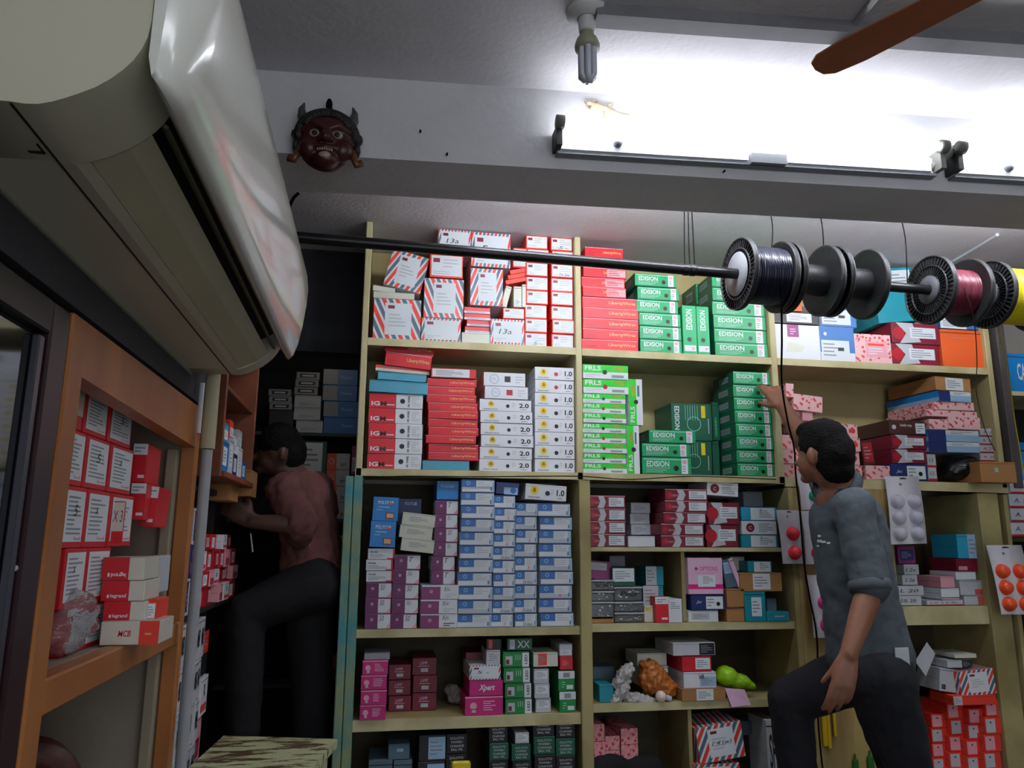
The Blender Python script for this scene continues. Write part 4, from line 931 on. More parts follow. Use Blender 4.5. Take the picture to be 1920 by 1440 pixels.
M_CRUM = mat('crumpled_plastic', '#9a9690', .3, bump=1., bscale=40)
p = W(852, 1300, 3.2); c_ = organic('crumpled_packet', [('e', p, (.03, .03, .035)), ('e', p+Vector((.02, 0, -.02)), (.03, .03, .02)), ('e', p+Vector((-.02, .01, .02)), (.02, .02, .02))], M_CRUM, .006, 2, disp=.02, dscale=.02)
c_.location.z = zD+ZC; tag(c_, 'crumpled pale plastic packet in the gap beside the dark magenta boxes', 'packet')

# fourth row, middle bay
G = 'boxes in the middle bay of the fourth row'; zF = -.614
B(st_plain('carton', (.33, .05, .72, .95), 'paper'), 'carton', 'brown carton with white label at the foot of the pile', 1279, 1291, 1361, 1329, PL-.01, .22, group=G, zb=zF)
B(st_plain('white', (.5, .1, .98, .7), 'lblue', ('HR', .48, .55, .64, .85), 'ink'), 'carton', 'white box marked HR on the labelled brown carton', 1282, 1260, 1343, 1290, PL, .2, group=G)
B(st_plain('red', (.45, .15, .95, .9), 'paper'), 'carton', 'red box with white label on the HR box', 1279, 1231, 1334, 1259, PL, .2, group=G)
B(st_plain('lgrey', (.62, .05, .98, .95), 'dark'), 'carton', 'white and black box topmost of the pile', 1262, 1205, 1341, 1229, PL, .2, group=G)
B(st_plain('white'), 'carton', 'white carton behind the orange bag, lower', 1201, 1249, 1253, 1287, 3.08, .15, group=G)
B(st_plain('cream_w'), 'carton', 'white carton behind the orange bag, upper', 1195, 1225, 1250, 1248, 3.08, .15, group=G)
B(st_plain('teal'), 'carton', 'small blue box at far left under white pouches', 1124, 1284, 1150, 1321, PL+.02, .12, group=G, zb=zF)
B(st_plain('slate'), 'carton', 'grey box at the back left of the fourth row middle', 1112, 1250, 1152, 1285, 3.15, .12, group=G)
M_ORB = mat('orange_plastic_bag', '#c2702c', .3, var=.3, scale=20, bump=.8, bscale=30); M_GRB = mat('lime_plastic_bag', '#9ad41c', .35, bump=.7, bscale=25)
p = W(1225, 1287, PL+.06)
o_ = organic('plastic_bag', [('e', p, (.062, .05, .06)), ('e', p+Vector((.045, -.01, -.03)), (.045, .04, .04)), ('e', p+Vector((-.015, 0, .04)), (.04, .035, .035))], M_ORB, .005, 1, disp=.024, dscale=.018)
o_.location.z = zF+ZC+.004; tag(o_, 'tied orange plastic bag holding a white bulb', 'bag')
p = W(1239, 1306, PL+.005); m_ = MB(); m_.ball(p, .022, mat('bulb_white', '#f2dcd0', .2)); m_.tube([p+Vector((.02, 0, -.004)), p+Vector((.04, 0, -.01))], .011, K('lgrey')); tag(m_.build('light_bulb'), 'white round bulb resting against the orange plastic bag', 'bulb')
p = W(1375, 1272, PL+.04)
o_ = organic('plastic_bag', [('e', p+Vector((-.03, 0, .01)), (.045, .05, .04)), ('e', p+Vector((.02, 0, -.01)), (.05, .045, .03)), ('p', [(p+Vector((.03, 0, -.01)), .03), (p+Vector((.08, -.01, -.03)), .012)])], M_GRB, .007, 3, disp=.01, dscale=.04)
tag(o_, 'lime green plastic bag lying behind the pink paper', 'bag')
m_ = MB(); a, b_, c_, e_ = W(1359, 1290, 2.99), W(1396, 1293, 2.985), W(1408, 1322, 2.975), W(1372, 1326, 2.975)
m_.add([a, b_, c_, e_]+[q+Vector((0, .003, 0)) for q in (a, b_, c_, e_)], [(0, 1, 2, 3), (7, 6, 5, 4), (0, 4, 5, 1), (1, 5, 6, 2), (2, 6, 7, 3), (3, 7, 4, 0)], K('pink')); tag(m_.build('paper_pad'), 'pink paper pad drooping over the shelf edge beside the carton', 'paper')
M_POU = mat('foil_pouch', '#b9b6b4', .3, bump=1., bscale=50)
for k, (pts, lab) in enumerate(((((1150, 1318), (1168, 1290), (1175, 1275)), 'pale foil pouch slumped beside the small blue box'), (((1158, 1283), (1172, 1262), (1182, 1252)), 'grey foil pouch sticking up left of the orange bag'), (((1178, 1308), (1200, 1314), (1222, 1316)), 'white foil pouch lying flat before the orange bag'))):
    q = [W(u, v, PL+.03) for u, v in pts]
    o_ = organic('pouch', [('p', [(q[0], .022), (q[1], .026), (q[2], .018)])], M_POU, .0045, 1, disp=.026, dscale=.014); tag(o_, lab, 'pouch', 'foil pouches on the fourth row')

# ------------------------------------------------------------------ fifth row (cut by the bottom edge)
G = 'boxes on the lowest visible shelf'; zE = -.979
for k, (u0, u1, vt, n) in enumerate(((918, 954, 1361, 5), (960, 996, 1395, 4), (1001, 1041, 1347, 5), (1044, 1080, 1352, 5))):
    STK(st_soloto, 'ballast_box', 'dark box', ('in the first dark stack from the left', 'in the second dark stack, lowest shelf', 'in the third dark stack, lowest shelf', 'in the dark stack against the lowest divider')[k], G, 3.0, .18, (u0, u1), (u0, u1), 1490, vt, n, zb=zE, vs=[0, 1], jit=.003)
B(st_plain('lgrey', (.1, .2, .9, .9), 'white'), 'ballast_box', 'small white labelled box on the second dark stack', 966, 1374, 992, 1394, 3.0, .15, group=G)
STK(st_soloto, 'ballast_box', 'black box', 'in the black stack beside the yellow packet', G, 3.02, .18, (838, 877), (838, 877), 1500, 1376, 4, zb=zE, vs=[0])
dk = st_plain('dark', (.35, .08, .98, .92), 'lblue')
STK(dk, 'ballast_box', 'dark box with blue white label', 'on lowest shelf', G, 3.02, .18, (783, 834), (785, 835), 1500, 1378, 3, zb=zE, jit=.006)
for k, (u0, v0, u1, v1) in enumerate(((690, 1425, 735, 1500), (737, 1425, 772, 1500), (728, 1395, 768, 1424))):
    B(st_plain('slate', (.4, .5, .7, .7), 'lblue') if k == 2 else st_plain('slate'), 'ballast_box', ('left', 'right', 'upper')[k]+' dull blue box of three at far left, lowest shelf', u0, v0, u1, v1, 3.03, .18, group=G, zb=zE if k < 2 else None)
m_ = MB(); a = W(862, 1434, 2.99); m_.box((a.x-.03, 2.985, a.z-.05), (a.x+.04, 3.005, a.z+.012), K('yellow'), c=.006); tag(m_.build('packet'), 'yellow packet just showing at the bottom edge, lowest shelf', 'packet')
STK(st_pinkfaded, 'patterned_box', 'faded pink box', 'in the left column, lowest middle bay', G, 3.04, .18, (1113, 1136), (1113, 1136), 1480, 1358, 4, zb=-.949)
STK(st_pinkfaded, 'patterned_box', 'faded pink box', 'in the low centre column, lowest middle bay', G, 3.04, .18, (1137, 1164), (1137, 1164), 1480, 1380, 4, zb=-.949, vs=[1])
STK(st_pinkfaded, 'patterned_box', 'faded pink box', 'in the right column, lowest middle bay', G, 3.04, .18, (1165, 1197), (1165, 1197), 1480, 1366, 4, zb=-.949, vs=[2])
B(st_striped, 'patterned_box', 'lower striped box beneath the handwritten one', 1304, 1432, 1388, 1500, 3.0, .2, v=1, group=G, zb=-.949)
B(st_striped, 'patterned_box', 'red and grey striped box with handwritten label, tilted', 1308, 1358, 1394, 1426, 2.995, .2, tilt=-7, v=3, group=G)
B(st_plain('slate'), 'patterned_box', 'grey carton behind the tilted striped box', 1388, 1352, 1420, 1378, 3.12, .12, group=G)
B(st_plain('lgrey', None, 'paper', ('SH', .2, .3, .8, .8), 'ink'), 'patterned_box', 'grey lettered box standing against the plywood panel', 1439, 1350, 1462, 1480, 3.0, .15, group=G, zb=-.949)
p = W(1190, 1440, 3.02)
M_BLK = mat('black_cloth', '#0d0d10', .8, bump=.5)
o_ = organic('cloth_bundle', [('e', p+Vector((-.1, .04, -.05)), (.1, .05, .07)), ('e', p+Vector((.05, .04, -.06)), (.09, .05, .07))], M_BLK, .01, 4, disp=.01); o_.location.z = -.948+ZC; tag(o_, 'black bundle slumped before the faded pink boxes', 'cloth')

# ------------------------------------------------------------------ right hand lower bay
G = 'small boxes in the right lower bay'; zG = -.268; PR = 3.02
STK(st_greynote, 'small_box', 'wide grey box', 'of two at the foot of the grey stack', G, PR, .16, (1680, 1733), (1681, 1731), 1153, 1098, 2, zb=zG, vs=[3, 0])
STK(st_greynote, 'small_box', 'narrow grey box', 'of two upper ones in the grey stack', G, PR+.01, .16, (1694, 1722), (1695, 1723), 1097, 1058, 2, vs=[1, 2])
B(st_plain('plum', (.1, .2, .9, .8), 'navy'), 'small_box', 'purple box above the grey stack under the white blister card', 1684, 1024, 1716, 1057, PR+.02, .14, group=G)
B(st_redline, 'small_box', 'red lined box, left at the foot of the middle pile', 1739, 1126, 1768, 1154, PR, .16, v=0, group=G, zb=zG)
B(st_redline, 'small_box', 'red lined box, right at the foot of the middle pile', 1769, 1125, 1807, 1155, PR, .16, v=1, group=G, zb=zG)
B(st_plain('white', (.0, .1, 1, .2), 'dred'), 'small_box', 'white box with red stripe, lower of two in middle pile', 1765, 1103, 1799, 1124, PR, .16, group=G)
B(st_plain('pinkl'), 'small_box', 'pale box, upper of two in middle pile', 1764, 1081, 1790, 1102, PR, .16, group=G)
B(st_plain('lgrey', (.7, .05, 1, .9), 'redor'), 'small_box', 'grey box with red end at foot of right pile', 1809, 1117, 1846, 1156, PR, .16, group=G, zb=zG)
B(st_plain('lgrey', (.65, .05, .98, .4), 'redor'), 'small_box', 'white and red box second up in right pile', 1800, 1088, 1842, 1116, PR, .16, group=G)
B(st_plain('paper'), 'small_box', 'white box third up in right pile', 1792, 1072, 1830, 1087, PR+.01, .16, group=G)
B(st_plain('maroon', (.1, .1, .5, .4), 'pinkl'), 'small_box', 'maroon box high in right pile', 1793, 1048, 1833, 1071, PR+.01, .16, group=G)
B(st_plain('cyan', (.5, 0, 1, 1), 'lblue'), 'small_box', 'blue and white box topmost of right pile', 1795, 1002, 1834, 1047, PR+.01, .16, group=G)
G = 'red orange boxes at lower right'
for c in range(4):
    u0 = 1752+c*33
    STK(st_redor, 'breaker_box', 'red and grey box', 'in the %s column at lower right' % ('first', 'second', 'third', 'last')[c], G, 3.0+(3-c)*.03, .16, (u0, u0+32), (u0-4, u0+28), 1560, (1338, 1318, 1328, 1312)[c], 7, zb=-1.118, vs=[1, 0, 1, 1, 0], jit=.008)
B(st_striped, 'breaker_box', 'striped box lying on the red boxes at lower right', 1800, 1256, 1866, 1304, 3.0, .18, tilt=-4, v=1, group=G)
B(st_plain('redor', (.0, .05, .2, .95), 'lgrey'), 'breaker_box', 'bright red box under the striped box at lower right', 1788, 1304, 1868, 1322, 2.99, .14, group=G)
B(st_plain('lgrey', (.1, .1, .3, .3), 'ink'), 'breaker_box', 'grey box leaning left of the striped box', 1762, 1254, 1799, 1298, 3.03, .14, tilt=8, group=G)
B(thinw, 'breaker_box', 'thin white box on the striped box, upper', 1790, 1226, 1831, 1234, 3.02, .14, group=G)
B(st_plain('lgrey', (.6, 0, 1, 1), 'dark'), 'breaker_box', 'thin white and dark box on the striped box, lower', 1776, 1238, 1822, 1252, 3.02, .14, group=G)
def sheet(name, uv, Y, mt, label, cat, th=.002, bow=0.0, group=None):
    m_ = MB(); ps = [W(u, v, (Y if not isinstance(Y, (list, tuple)) else Y[i])) for i, (u, v) in enumerate(uv)]
    m_.add(ps+[q+Vector((0, th, 0)) for q in ps], [(0, 1, 2, 3), (7, 6, 5, 4), (0, 4, 5, 1), (1, 5, 6, 2), (2, 6, 7, 3), (3, 7, 4, 0)], mt); return tag(m_.build(name), label, cat, group)
sheet('paper_sheet', ((1738, 1204), (1754, 1226), (1736, 1268), (1716, 1240)), 3.03, K('lgrey'), 'grey paper sheet tucked in the dark bay right of the man', 'paper')

# ------------------------------------------------------------------ far right cabinet
M_DPOST = mat('dark_post', '#4c4644', .7, var=.2)
RC = empty('side_cabinet', (3.1, 3.15, -1.3), 'wooden cabinet cut off by the right edge of the picture', 'cabinet')
m_ = MB(); m_.box((2.790, 2.98, ZB-.03), (2.835, 3.35, 1.262), M_DPOST, c=.003); m_.build('post', RC)
m_ = MB(); m_.box((2.836, 3.0, .655), (3.6, 3.35, .675), M_LIP); m_.build('shelf', RC)
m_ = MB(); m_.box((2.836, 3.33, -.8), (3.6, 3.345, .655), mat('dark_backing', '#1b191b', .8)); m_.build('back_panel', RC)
m_ = MB(); m_.box((2.836, 3.0, .0), (3.6, 3.33, .02), M_CREAM2); m_.build('shelf', RC)
m_ = MB(); m_.box((2.715, 2.97, -1.3), (2.735, 3.35, ZB-.06), M_CREAM2, c=.003); m_.build('upright', RC)
m_ = MB(); m_.box((2.736, 2.965, -1.3), (3.6, 2.99, -.40), M_PLY, c=.002); m_.build('door', RC)
for z0, z1 in ((-.46, -.375), (-.76, -.70)):
    m_ = MB(); m_.box((2.760, 2.945, z0), (3.6, 2.964, z1), M_CREAM2, c=.003); m_.build('rail', RC)
B(st_plain('bblue', None, 'paper', ('CABLE 90', .25, .3, .9, .75), 'white'), 'appliance_box', 'blue box with white writing at the right edge', 1887, 664, 1960, 704, 3.02, .2, tilt=0, zb=.676)
B(st_plain('bblue'), 'appliance_box', 'dark blue box in the black bay at the right edge', 1896, 830, 1960, 880, 3.05, .2, zb=.021, group=None)
STK(st_redline, 'small_box', 'white and red box', 'in the stack at the right edge', 'white and red boxes at the right edge', 2.985, .2, (1896, 1950), (1894, 1950), 1003, 900, 4, zb=.021)

# ------------------------------------------------------------------ blister cards of bulbs hanging on the shelves
M_CARD = mat('blister_card', '#d9d7df', .4)
def blister(label, quad, Ys, mt, cols, rows, rb, us=None, marks=True):
    q = [W(u, v, y) for (u, v), y in zip(quad, Ys)]                  # tl tr br bl
    o = empty('blister_card', ((q[2]+q[3])/2), label, 'blister pack', 'blister cards of round bulbs')
    m_ = MB(); n = 8; vs = []
    nrm = (q[1]-q[0]).cross(q[3]-q[0]).normalized()
    if nrm.y > 0: nrm = -nrm
    pt = lambda a, b: (q[0].lerp(q[1], a)).lerp(q[3].lerp(q[2], a), b)+nrm*(.006*math.sin(b*math.pi))
    for k in (0, 1):
        for j in range(n+1):
            for i in range(2): vs.append(pt(i, j/n)-nrm*.0015*k)
    B_ = 2*(n+1); fs = [(2*j, 2*j+1, 2*j+3, 2*j+2) for j in range(n)]+[(B_+2*j+2, B_+2*j+3, B_+2*j+1, B_+2*j) for j in range(n)]
    fs += [(2*j, 2*j+2, B_+2*j+2, B_+2*j) for j in range(n)]+[(2*j+3, 2*j+1, B_+2*j+1, B_+2*j+3) for j in range(n)]
    m_.add(vs, fs, M_CARD, True); m_.build('card', o)
    if marks:
        m_ = MB(); h = [pt(.42, .03), pt(.52, .02), pt(.62, .03), pt(.62, .045), pt(.42, .045)]
        m_.add([p_+nrm*.001 for p_ in h], [(0, 1, 2, 3, 4)], K('ink'))
        h = [pt(.38, .10), pt(.48, .12), pt(.40, .15)]; m_.add([p_+nrm*.001 for p_ in h], [(0, 1, 2)], K('slate')); m_.build('hang_hole', o)
    for j in range(rows):
        for i in range(cols):
            if us and (i, j) not in us: continue
            a = (i+.5)/cols if cols > 1 else .55; b = .30+(j+.5)*.70/rows-.03
            c = pt(a, b); m_ = MB(); m_.lathe([(rb*1.12, .0005), (rb, .004), (rb*.98, rb*.45), (rb*.75, rb*.85), (rb*.4, rb*1.03), (0, rb*1.1)], mt, o=c, ax=nrm, n=18); m_.build('bulb', o)
    return o
M_BW = mat('bulb_milky', '#c9c9d8', .2); M_BO = mat('bulb_orange', '#f2562a', .25); M_BR = mat('bulb_red', '#ee3040', .25); M_BP = mat('bulb_pink', '#e84aa6', .25); M_BG = mat('bulb_green', '#12a878', .25)
blister('card of six milky white bulbs hanging off the shelf edge', ((1659, 893), (1722, 893), (1738, 1019), (1671, 1021)), (2.97, 2.97, 2.94, 2.94), M_BW, 2, 3, .029)
blister('card of six orange bulbs at the right edge', ((1849, 1022), (1915, 1022), (1942, 1152), (1878, 1152)), (2.93, 2.93, 2.90, 2.90), M_BO, 2, 3, .028)
blister('card of red bulbs hanging left of the man', ((1455, 956), (1500, 957), (1510, 1057), (1468, 1057)), (2.965, 2.965, 2.955, 2.955), M_BR, 1, 2, .026)
blister('card of red bulbs half hidden by the man\'s chest', ((1502, 958), (1548, 958), (1552, 1058), (1511, 1058)), (2.95, 2.95, 2.94, 2.94), M_BR, 1, 2, .026)
blister('white card with a green bulb by the man\'s collar', ((1494, 888), (1540, 890), (1546, 956), (1503, 956)), (2.975, 2.975, 2.97, 2.97), M_BG, 1, 1, .020, marks=False)
blister('card of pink bulbs hanging below the red cards', ((1513, 1078), (1556, 1078), (1572, 1196), (1526, 1196)), (2.965, 2.965, 2.955, 2.955), M_BP, 1, 2, .025)

# yellow and green strips hanging on the plywood
M_YS = mat('yellow_strip', '#d8b414', .5); M_GS = mat('green_strip', '#1a6a24', .5)
for k, (u, v0, v1, mt, wd, lab) in enumerate(((1541, 1292, 1400, M_YS, .010, 'left yellow plastic strip hanging on the plywood panel'), (1549, 1296, 1404, M_YS, .007, 'middle yellow plastic strip hanging on the plywood panel'), (1561, 1300, 1382, M_YS, .006, 'right yellow plastic strip hanging on the plywood panel'),
        (1518, 1336, 1400, M_GS, .018, 'dark green pack hanging left of the yellow strips'), (1604, 1424, 1470, M_GS, .012, 'left green strip at the bottom edge'), (1632, 1418, 1470, M_GS, .014, 'right green strip at the bottom edge'))):
    a, b_ = W(u, v0, 2.975), W(u+2, v1, 2.975); m_ = MB(); m_.box((a.x-wd, 2.972, b_.z), (a.x+wd, 2.980, a.z), mt, c=.002); m_.box((a.x-wd*.3, 2.975, a.z), (a.x+wd*.3, 2.978, a.z+.02), mt)
    tag(m_.build('hanging_strip'), lab, 'strip', 'strips hanging on the plywood panel')

# ------------------------------------------------------------------ air conditioner on the left wall
M_AC = mat('aged_ac_plastic', '#c9c6ae', .45, var=.06, scale=3); M_ACP = mat('ac_front_gloss', '#e6e7dc', .12, var=.03, scale=2); M_ACD = mat('ac_slot_dark', '#15130f', .7)
M_ACF = mat('ac_flap', '#bcb898', .5, var=.08, scale=3)
AY0, AY1 = .69, 1.80
AC = empty('air_conditioner', (-.32, 1.25, .378), 'large cream split air conditioner mounted on the left wall', 'air conditioner')
prof = [(-.418, .378), (-.335, .380), (-.322, .379), (-.311, .380), (-.300, .3835), (-.289, .3885), (-.278, .3945), (-.266, .4015), (-.254, .4115), (-.244, .422), (-.236, .433), (-.230, .445), (-.226, .458), (-.224, .475), (-.224, .50), (-.224, .655), (-.24, .668), (-.418, .668)]
def aprof(m_, pr, y0, y1, mt, smooth=False):
    n = len(pr); dz = lambda y: -(y-AY0)*.014
    vs = [(x, y0, z+dz(y0)) for x, z in pr]+[(x, y1, z+dz(y1)) for x, z in pr]
    m_.add(vs, [(i, (i+1) % n, n+(i+1) % n, n+i) for i in range(n)], mt, smooth); m_.add(vs, [tuple(range(n))[::-1], tuple(range(n, 2*n))], mt)
m_ = MB(); aprof(m_, prof, AY0, .800, M_AC, True); aprof(m_, prof, 1.745, AY1, M_AC, True)
rec = [(-.418, .378), (-.335, .380), (-.318, .379), (-.305, .383), (-.305, .43), (-.224, .475), (-.224, .655), (-.24, .668), (-.418, .668)]
aprof(m_, rec, .800, 1.745, M_AC); m_.build('body', AC)
m_ = MB(); aprof(m_, [(-.304, .384), (-.268, .4008), (-.247, .4185), (-.250, .4225), (-.270, .406), (-.304, .390)], .803, 1.742, M_ACF); m_.build('louver_flap', AC)
m_ = MB(); aprof(m_, [(-.303, .431), (-.303, .4295), (-.2255, .4725), (-.2255, .474)], .801, 1.744, M_ACD); m_.build('air_slot', AC)
m_ = MB(); aprof(m_, [(-.2405, .432), (-.2345, .428), (-.232, .431), (-.238, .436)], .803, 1.742, mat('ac_vane', '#6d6a56', .5)); m_.build('vane', AC)
m_ = MB(); aprof(m_, [(-.335, .3798), (-.333, .3798), (-.333, .3785), (-.335, .3785)], AY0+.002, AY1-.002, M_ACD); m_.build('seam', AC)
m_ = MB(); aprof(m_, [(-.424, .374), (-.416, .374), (-.416, .67), (-.424, .67)], .655, AY1-.01, mat('ac_back_plate', '#8f9382', .6)); m_.build('mounting_plate', AC)
m_ = MB(); aprof(m_, [(-.355, .3785), (-.340, .3785), (-.340, .380), (-.355, .380)], .78, .784, M_ACD); aprof(m_, [(-.3415, .3785), (-.340, .3785), (-.340, .380), (-.3415, .380)], .765, .784, M_ACD); m_.build('clip_slot', AC)
# curved front panel with rounded ends
pp = [(-.2055, .402), (-.195, .412), (-.186, .437), (-.178, .48), (-.172, .53), (-.170, .565), (-.174, .60), (-.184, .635), (-.200, .655)]
pb = [(-.222, .420), (-.222, .655)]
m_ = MB(); ys = []; K1 = 7
for i in range(K1): t = i/(K1-1); ys.append((AY0-.004+.05*(1-math.cos(t*math.pi/2)), math.sin(t*math.pi/2)))
ys += [(AY0+.30, 1), (AY0+.6, 1), (AY0+.85, 1)]
for i in range(K1): t = 1-i/(K1-1); ys.append((AY1+.004-.05*(1-math.cos(t*math.pi/2)), math.sin(t*math.pi/2)))
cx_, cz_ = -.222, .545; vs = []; n = len(pp)+2
for y, s_ in ys:
    s2 = .72+.28*s_
    ring = [(cx_+(x-cx_)*(.25+.75*s_), cz_+(z-cz_)*(.90+.10*s_)) for x, z in pp]
    ring += [(cx_, ring[-1][1]), (cx_, ring[0][1]+.02)]
    vs += [(x, y, z-(y-AY0)*.004) for x, z in ring]
m_.add(vs, [(i*n+j, i*n+(j+1) % n, (i+1)*n+(j+1) % n, (i+1)*n+j) for i in range(len(ys)-1) for j in range(n)], M_ACP, True)
m_.add(vs[:n], [tuple(range(n))], M_ACP); m_.add(vs[-n:], [tuple(range(n))[::-1]], M_ACP); m_.build('front_panel', AC)

# insulated pipe and drain below it
m_ = MB(); a = WX(393, 700, -.385); b_ = WX(384, 812, -.385)
px, py = -.385, 1.865
m_.tube([(px, py, .395), (px, py, .20)], .0165, mat('pipe_sleeve', '#b0a98c', .7), n=16); tag_o = m_
P_ = m_.build('drain_pipe'); tag(P_, 'vertical grey pipe with beige sleeve below the air conditioner', 'pipe')
m_ = MB(); m_.tube([(px, py, .198), (px, py, -1.298)], .0125, mat('pipe_grey', '#9c9fa2', .45), n=16)
o_ = m_.build('lower_pipe', P_)
m_ = MB(); m_.tube([(px-.03, py+.03, .36), (px-.03, py+.03, .24)], .006, K('white'), n=8); m_.build('thin_cable', P_)

# ------------------------------------------------------------------ built-in wooden cabinet in the left wall
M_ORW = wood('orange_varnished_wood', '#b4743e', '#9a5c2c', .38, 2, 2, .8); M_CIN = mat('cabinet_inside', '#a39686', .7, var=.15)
CB = empty('wall_cabinet', (-.56, 1.5, -1.3), 'orange varnished wooden wall cabinet with open shelves of red boxes', 'cabinet')
XF = -.42; Y0c, Y1c = 1.105, 1.925
def cpart(nm, a, b_, mt=M_ORW, c=.003): m_ = MB(); m_.box(a, b_, mt, c=c); return m_.build(nm, CB)
cpart('stile', (XF-.03, Y0c, -1.3), (XF+.004, Y0c+.055, .302)); cpart('stile', (XF-.03, Y1c-.032, -1.3), (XF+.004, Y1c, .302))
m_ = MB(); vs = [(x, y, z) for x in (XF-.03, XF+.0035) for (y, z) in ((Y0c+.001, .3015), (Y1c-.001, .3015), (Y1c-.032, .205), (Y0c+.055, .222))]
m_.add(vs, [(0, 1, 2, 3), (7, 6, 5, 4), (0, 4, 5, 1), (1, 5, 6, 2), (2, 6, 7, 3), (3, 7, 4, 0)], M_ORW); m_.build('top_rail', CB)
cpart('middle_rail', (XF-.03, Y0c+.055, -.232), (XF+.003, Y1c-.032, -.185))
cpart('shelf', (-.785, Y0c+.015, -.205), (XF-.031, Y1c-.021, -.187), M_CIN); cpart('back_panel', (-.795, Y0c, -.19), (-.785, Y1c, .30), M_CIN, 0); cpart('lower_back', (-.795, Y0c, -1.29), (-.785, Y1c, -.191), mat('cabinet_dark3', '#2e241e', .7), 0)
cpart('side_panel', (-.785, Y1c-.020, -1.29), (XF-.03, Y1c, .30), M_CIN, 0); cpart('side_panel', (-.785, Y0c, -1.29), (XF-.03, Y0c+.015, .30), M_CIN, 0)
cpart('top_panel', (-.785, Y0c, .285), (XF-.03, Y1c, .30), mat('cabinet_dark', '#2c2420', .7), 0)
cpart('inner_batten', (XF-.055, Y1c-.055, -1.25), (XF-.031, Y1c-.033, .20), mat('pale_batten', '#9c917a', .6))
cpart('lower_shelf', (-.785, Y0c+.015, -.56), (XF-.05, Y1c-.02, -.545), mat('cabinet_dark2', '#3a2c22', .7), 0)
# red breaker boxes in it: columns facing into the shop
G = 'red breaker boxes in the wall cabinet'; XC = -.475
def st_cardred(mb, lb, w, d, h, v):
    Face(mb, w, d, h).rect(0, .3, 1, 1, 'cardw', 0)
    return 'red'
def colv(i, u0, u1, rows, seed):
    um = (u0+u1)/2
    for k, (va, vb_, st, v, lab) in enumerate(rows):
        BX(st, 'breaker_box', lab, u0, u1, um, va, vb_, XC, .20, v=v, group=G)
rw = ['bottom', 'second', 'third', 'fourth', 'top']
def uz(u, z, X=XC):   # picture v for height z on plane X at column u
    lo, hi = 0, 1440
    for _ in range(30):
        md = (lo+hi)/2
        if WX(u, md, X).z > z: lo = md
        else: hi = md
    return lo
zr = [-.186, -.112, -.018, .080, .168, .245]
cols_ = [(118, 158), (159, 203), (204, 248)]
cn = ('nearest the front stile', 'second from the front stile', 'third from the front stile')
for ci, (u0, u1) in enumerate(cols_):
    for k in range(5):
        um = (u0+u1)/2; st = st_redvert if (ci, k) != (0, 4) else st_cardred; v = (k*2+ci) % 3
        BX(st, 'breaker_box', ('%s red box with white label, column %s' if (ci, k) != (0, 4) else 'grey and %s red box, column %s') % (rw[k], cn[ci]), u0, u1, um, uz(um, zr[k+1])+1, uz(um, zr[k]), XC, .17, v=v, group=G) if not (ci == 2 and k < 2) else None
# column turned to the camera
B(st_mcb, 'breaker_box', 'grey and orange box lettered mcb on the cabinet shelf', 188, 1165, 298, 1208, 1.49, .10, group=G, zb=-.184)
B(st_legrand, 'breaker_box', 'lowest red and grey box resting on the mcb box', 194, 1128, 272, 1164, 1.51, .10, v=0, group=G)
B(st_legrand, 'breaker_box', 'middle red and grey box above the mcb box', 190, 1089, 271, 1127, 1.51, .10, v=0, group=G)
B(st_legrand, 'breaker_box', 'red and grey box with inverted lettering above the mcb box', 192, 1045, 270, 1088, 1.51, .10, v=1, group=G)
B(st_plain('redor', (.15, .1, .85, .8), 'paper'), 'breaker_box', 'small red rimmed box right of the lowest red and grey box', 274, 1124, 294, 1163, 1.53, .08, group=G)
B(st_plain('lgrey'), 'breaker_box', 'pale box standing at the back by the inner batten', 276, 1042, 298, 1112, 1.64, .08, group=G)
B(st_redwtop, 'breaker_box', 'red box with white top band, upper of two', 248, 832, 275, 905, 1.68, .1, group=G)
B(st_redwtop, 'breaker_box', 'red box with white top band, lower of two', 244, 906, 272, 975, 1.68, .1, group=G)
B(st_redwtop, 'breaker_box', 'red box overhanging at the right of the white banded pair', 268, 912, 293, 988, 1.72, .1, tilt=4, group=G)
B(st_xthree, 'breaker_box', 'red box with handwritten X 3 on grey paper', 198, 940, 232, 1018, 1.545, .004, group=G)
M_CP = mat('clear_crumpled_plastic', '#eeeef2', .08, trans=.85, bump=1., bscale=35)
p = WX(140, 1195, -.46)
o_ = organic('plastic_bag', [('e', p+Vector((-.02, .0, .0)), (.035, .05, .035)), ('e', p+Vector((-.02, .05, .015)), (.035, .045, .035)), ('e', p+Vector((-.015, .02, .035)), (.03, .04, .03))], M_CP, .005, 2, disp=.022, dscale=.018)
o_.location.z = -.184+ZC; tag(o_, 'clear crumpled plastic bag on the cabinet shelf beside the mcb box', 'bag')
m_ = MB(); c0 = Vector((-.60, 1.62, -.45)); m_.lathe([(.035, -.03), (.09, -.028), (.09, .028), (.035, .03), (.035, -.03)], mat('brown_coil', '#5a2f28', .5, var=.4, scale=40), o=c0, ax=(.5, -.86, 0), n=28)
for k in range(5): m_.lathe([(.088, -.024+k*.012-.004), (.093, -.024+k*.012), (.088, -.024+k*.012+.004)], MC['brown_coil'], o=c0, ax=(.5, -.86, 0), n=28)
o_ = m_.build('cable_coil'); o_.location.z = -.545+ZC; tag(o_, 'dark brown cable coil in the lower cabinet compartment', 'cable coil')

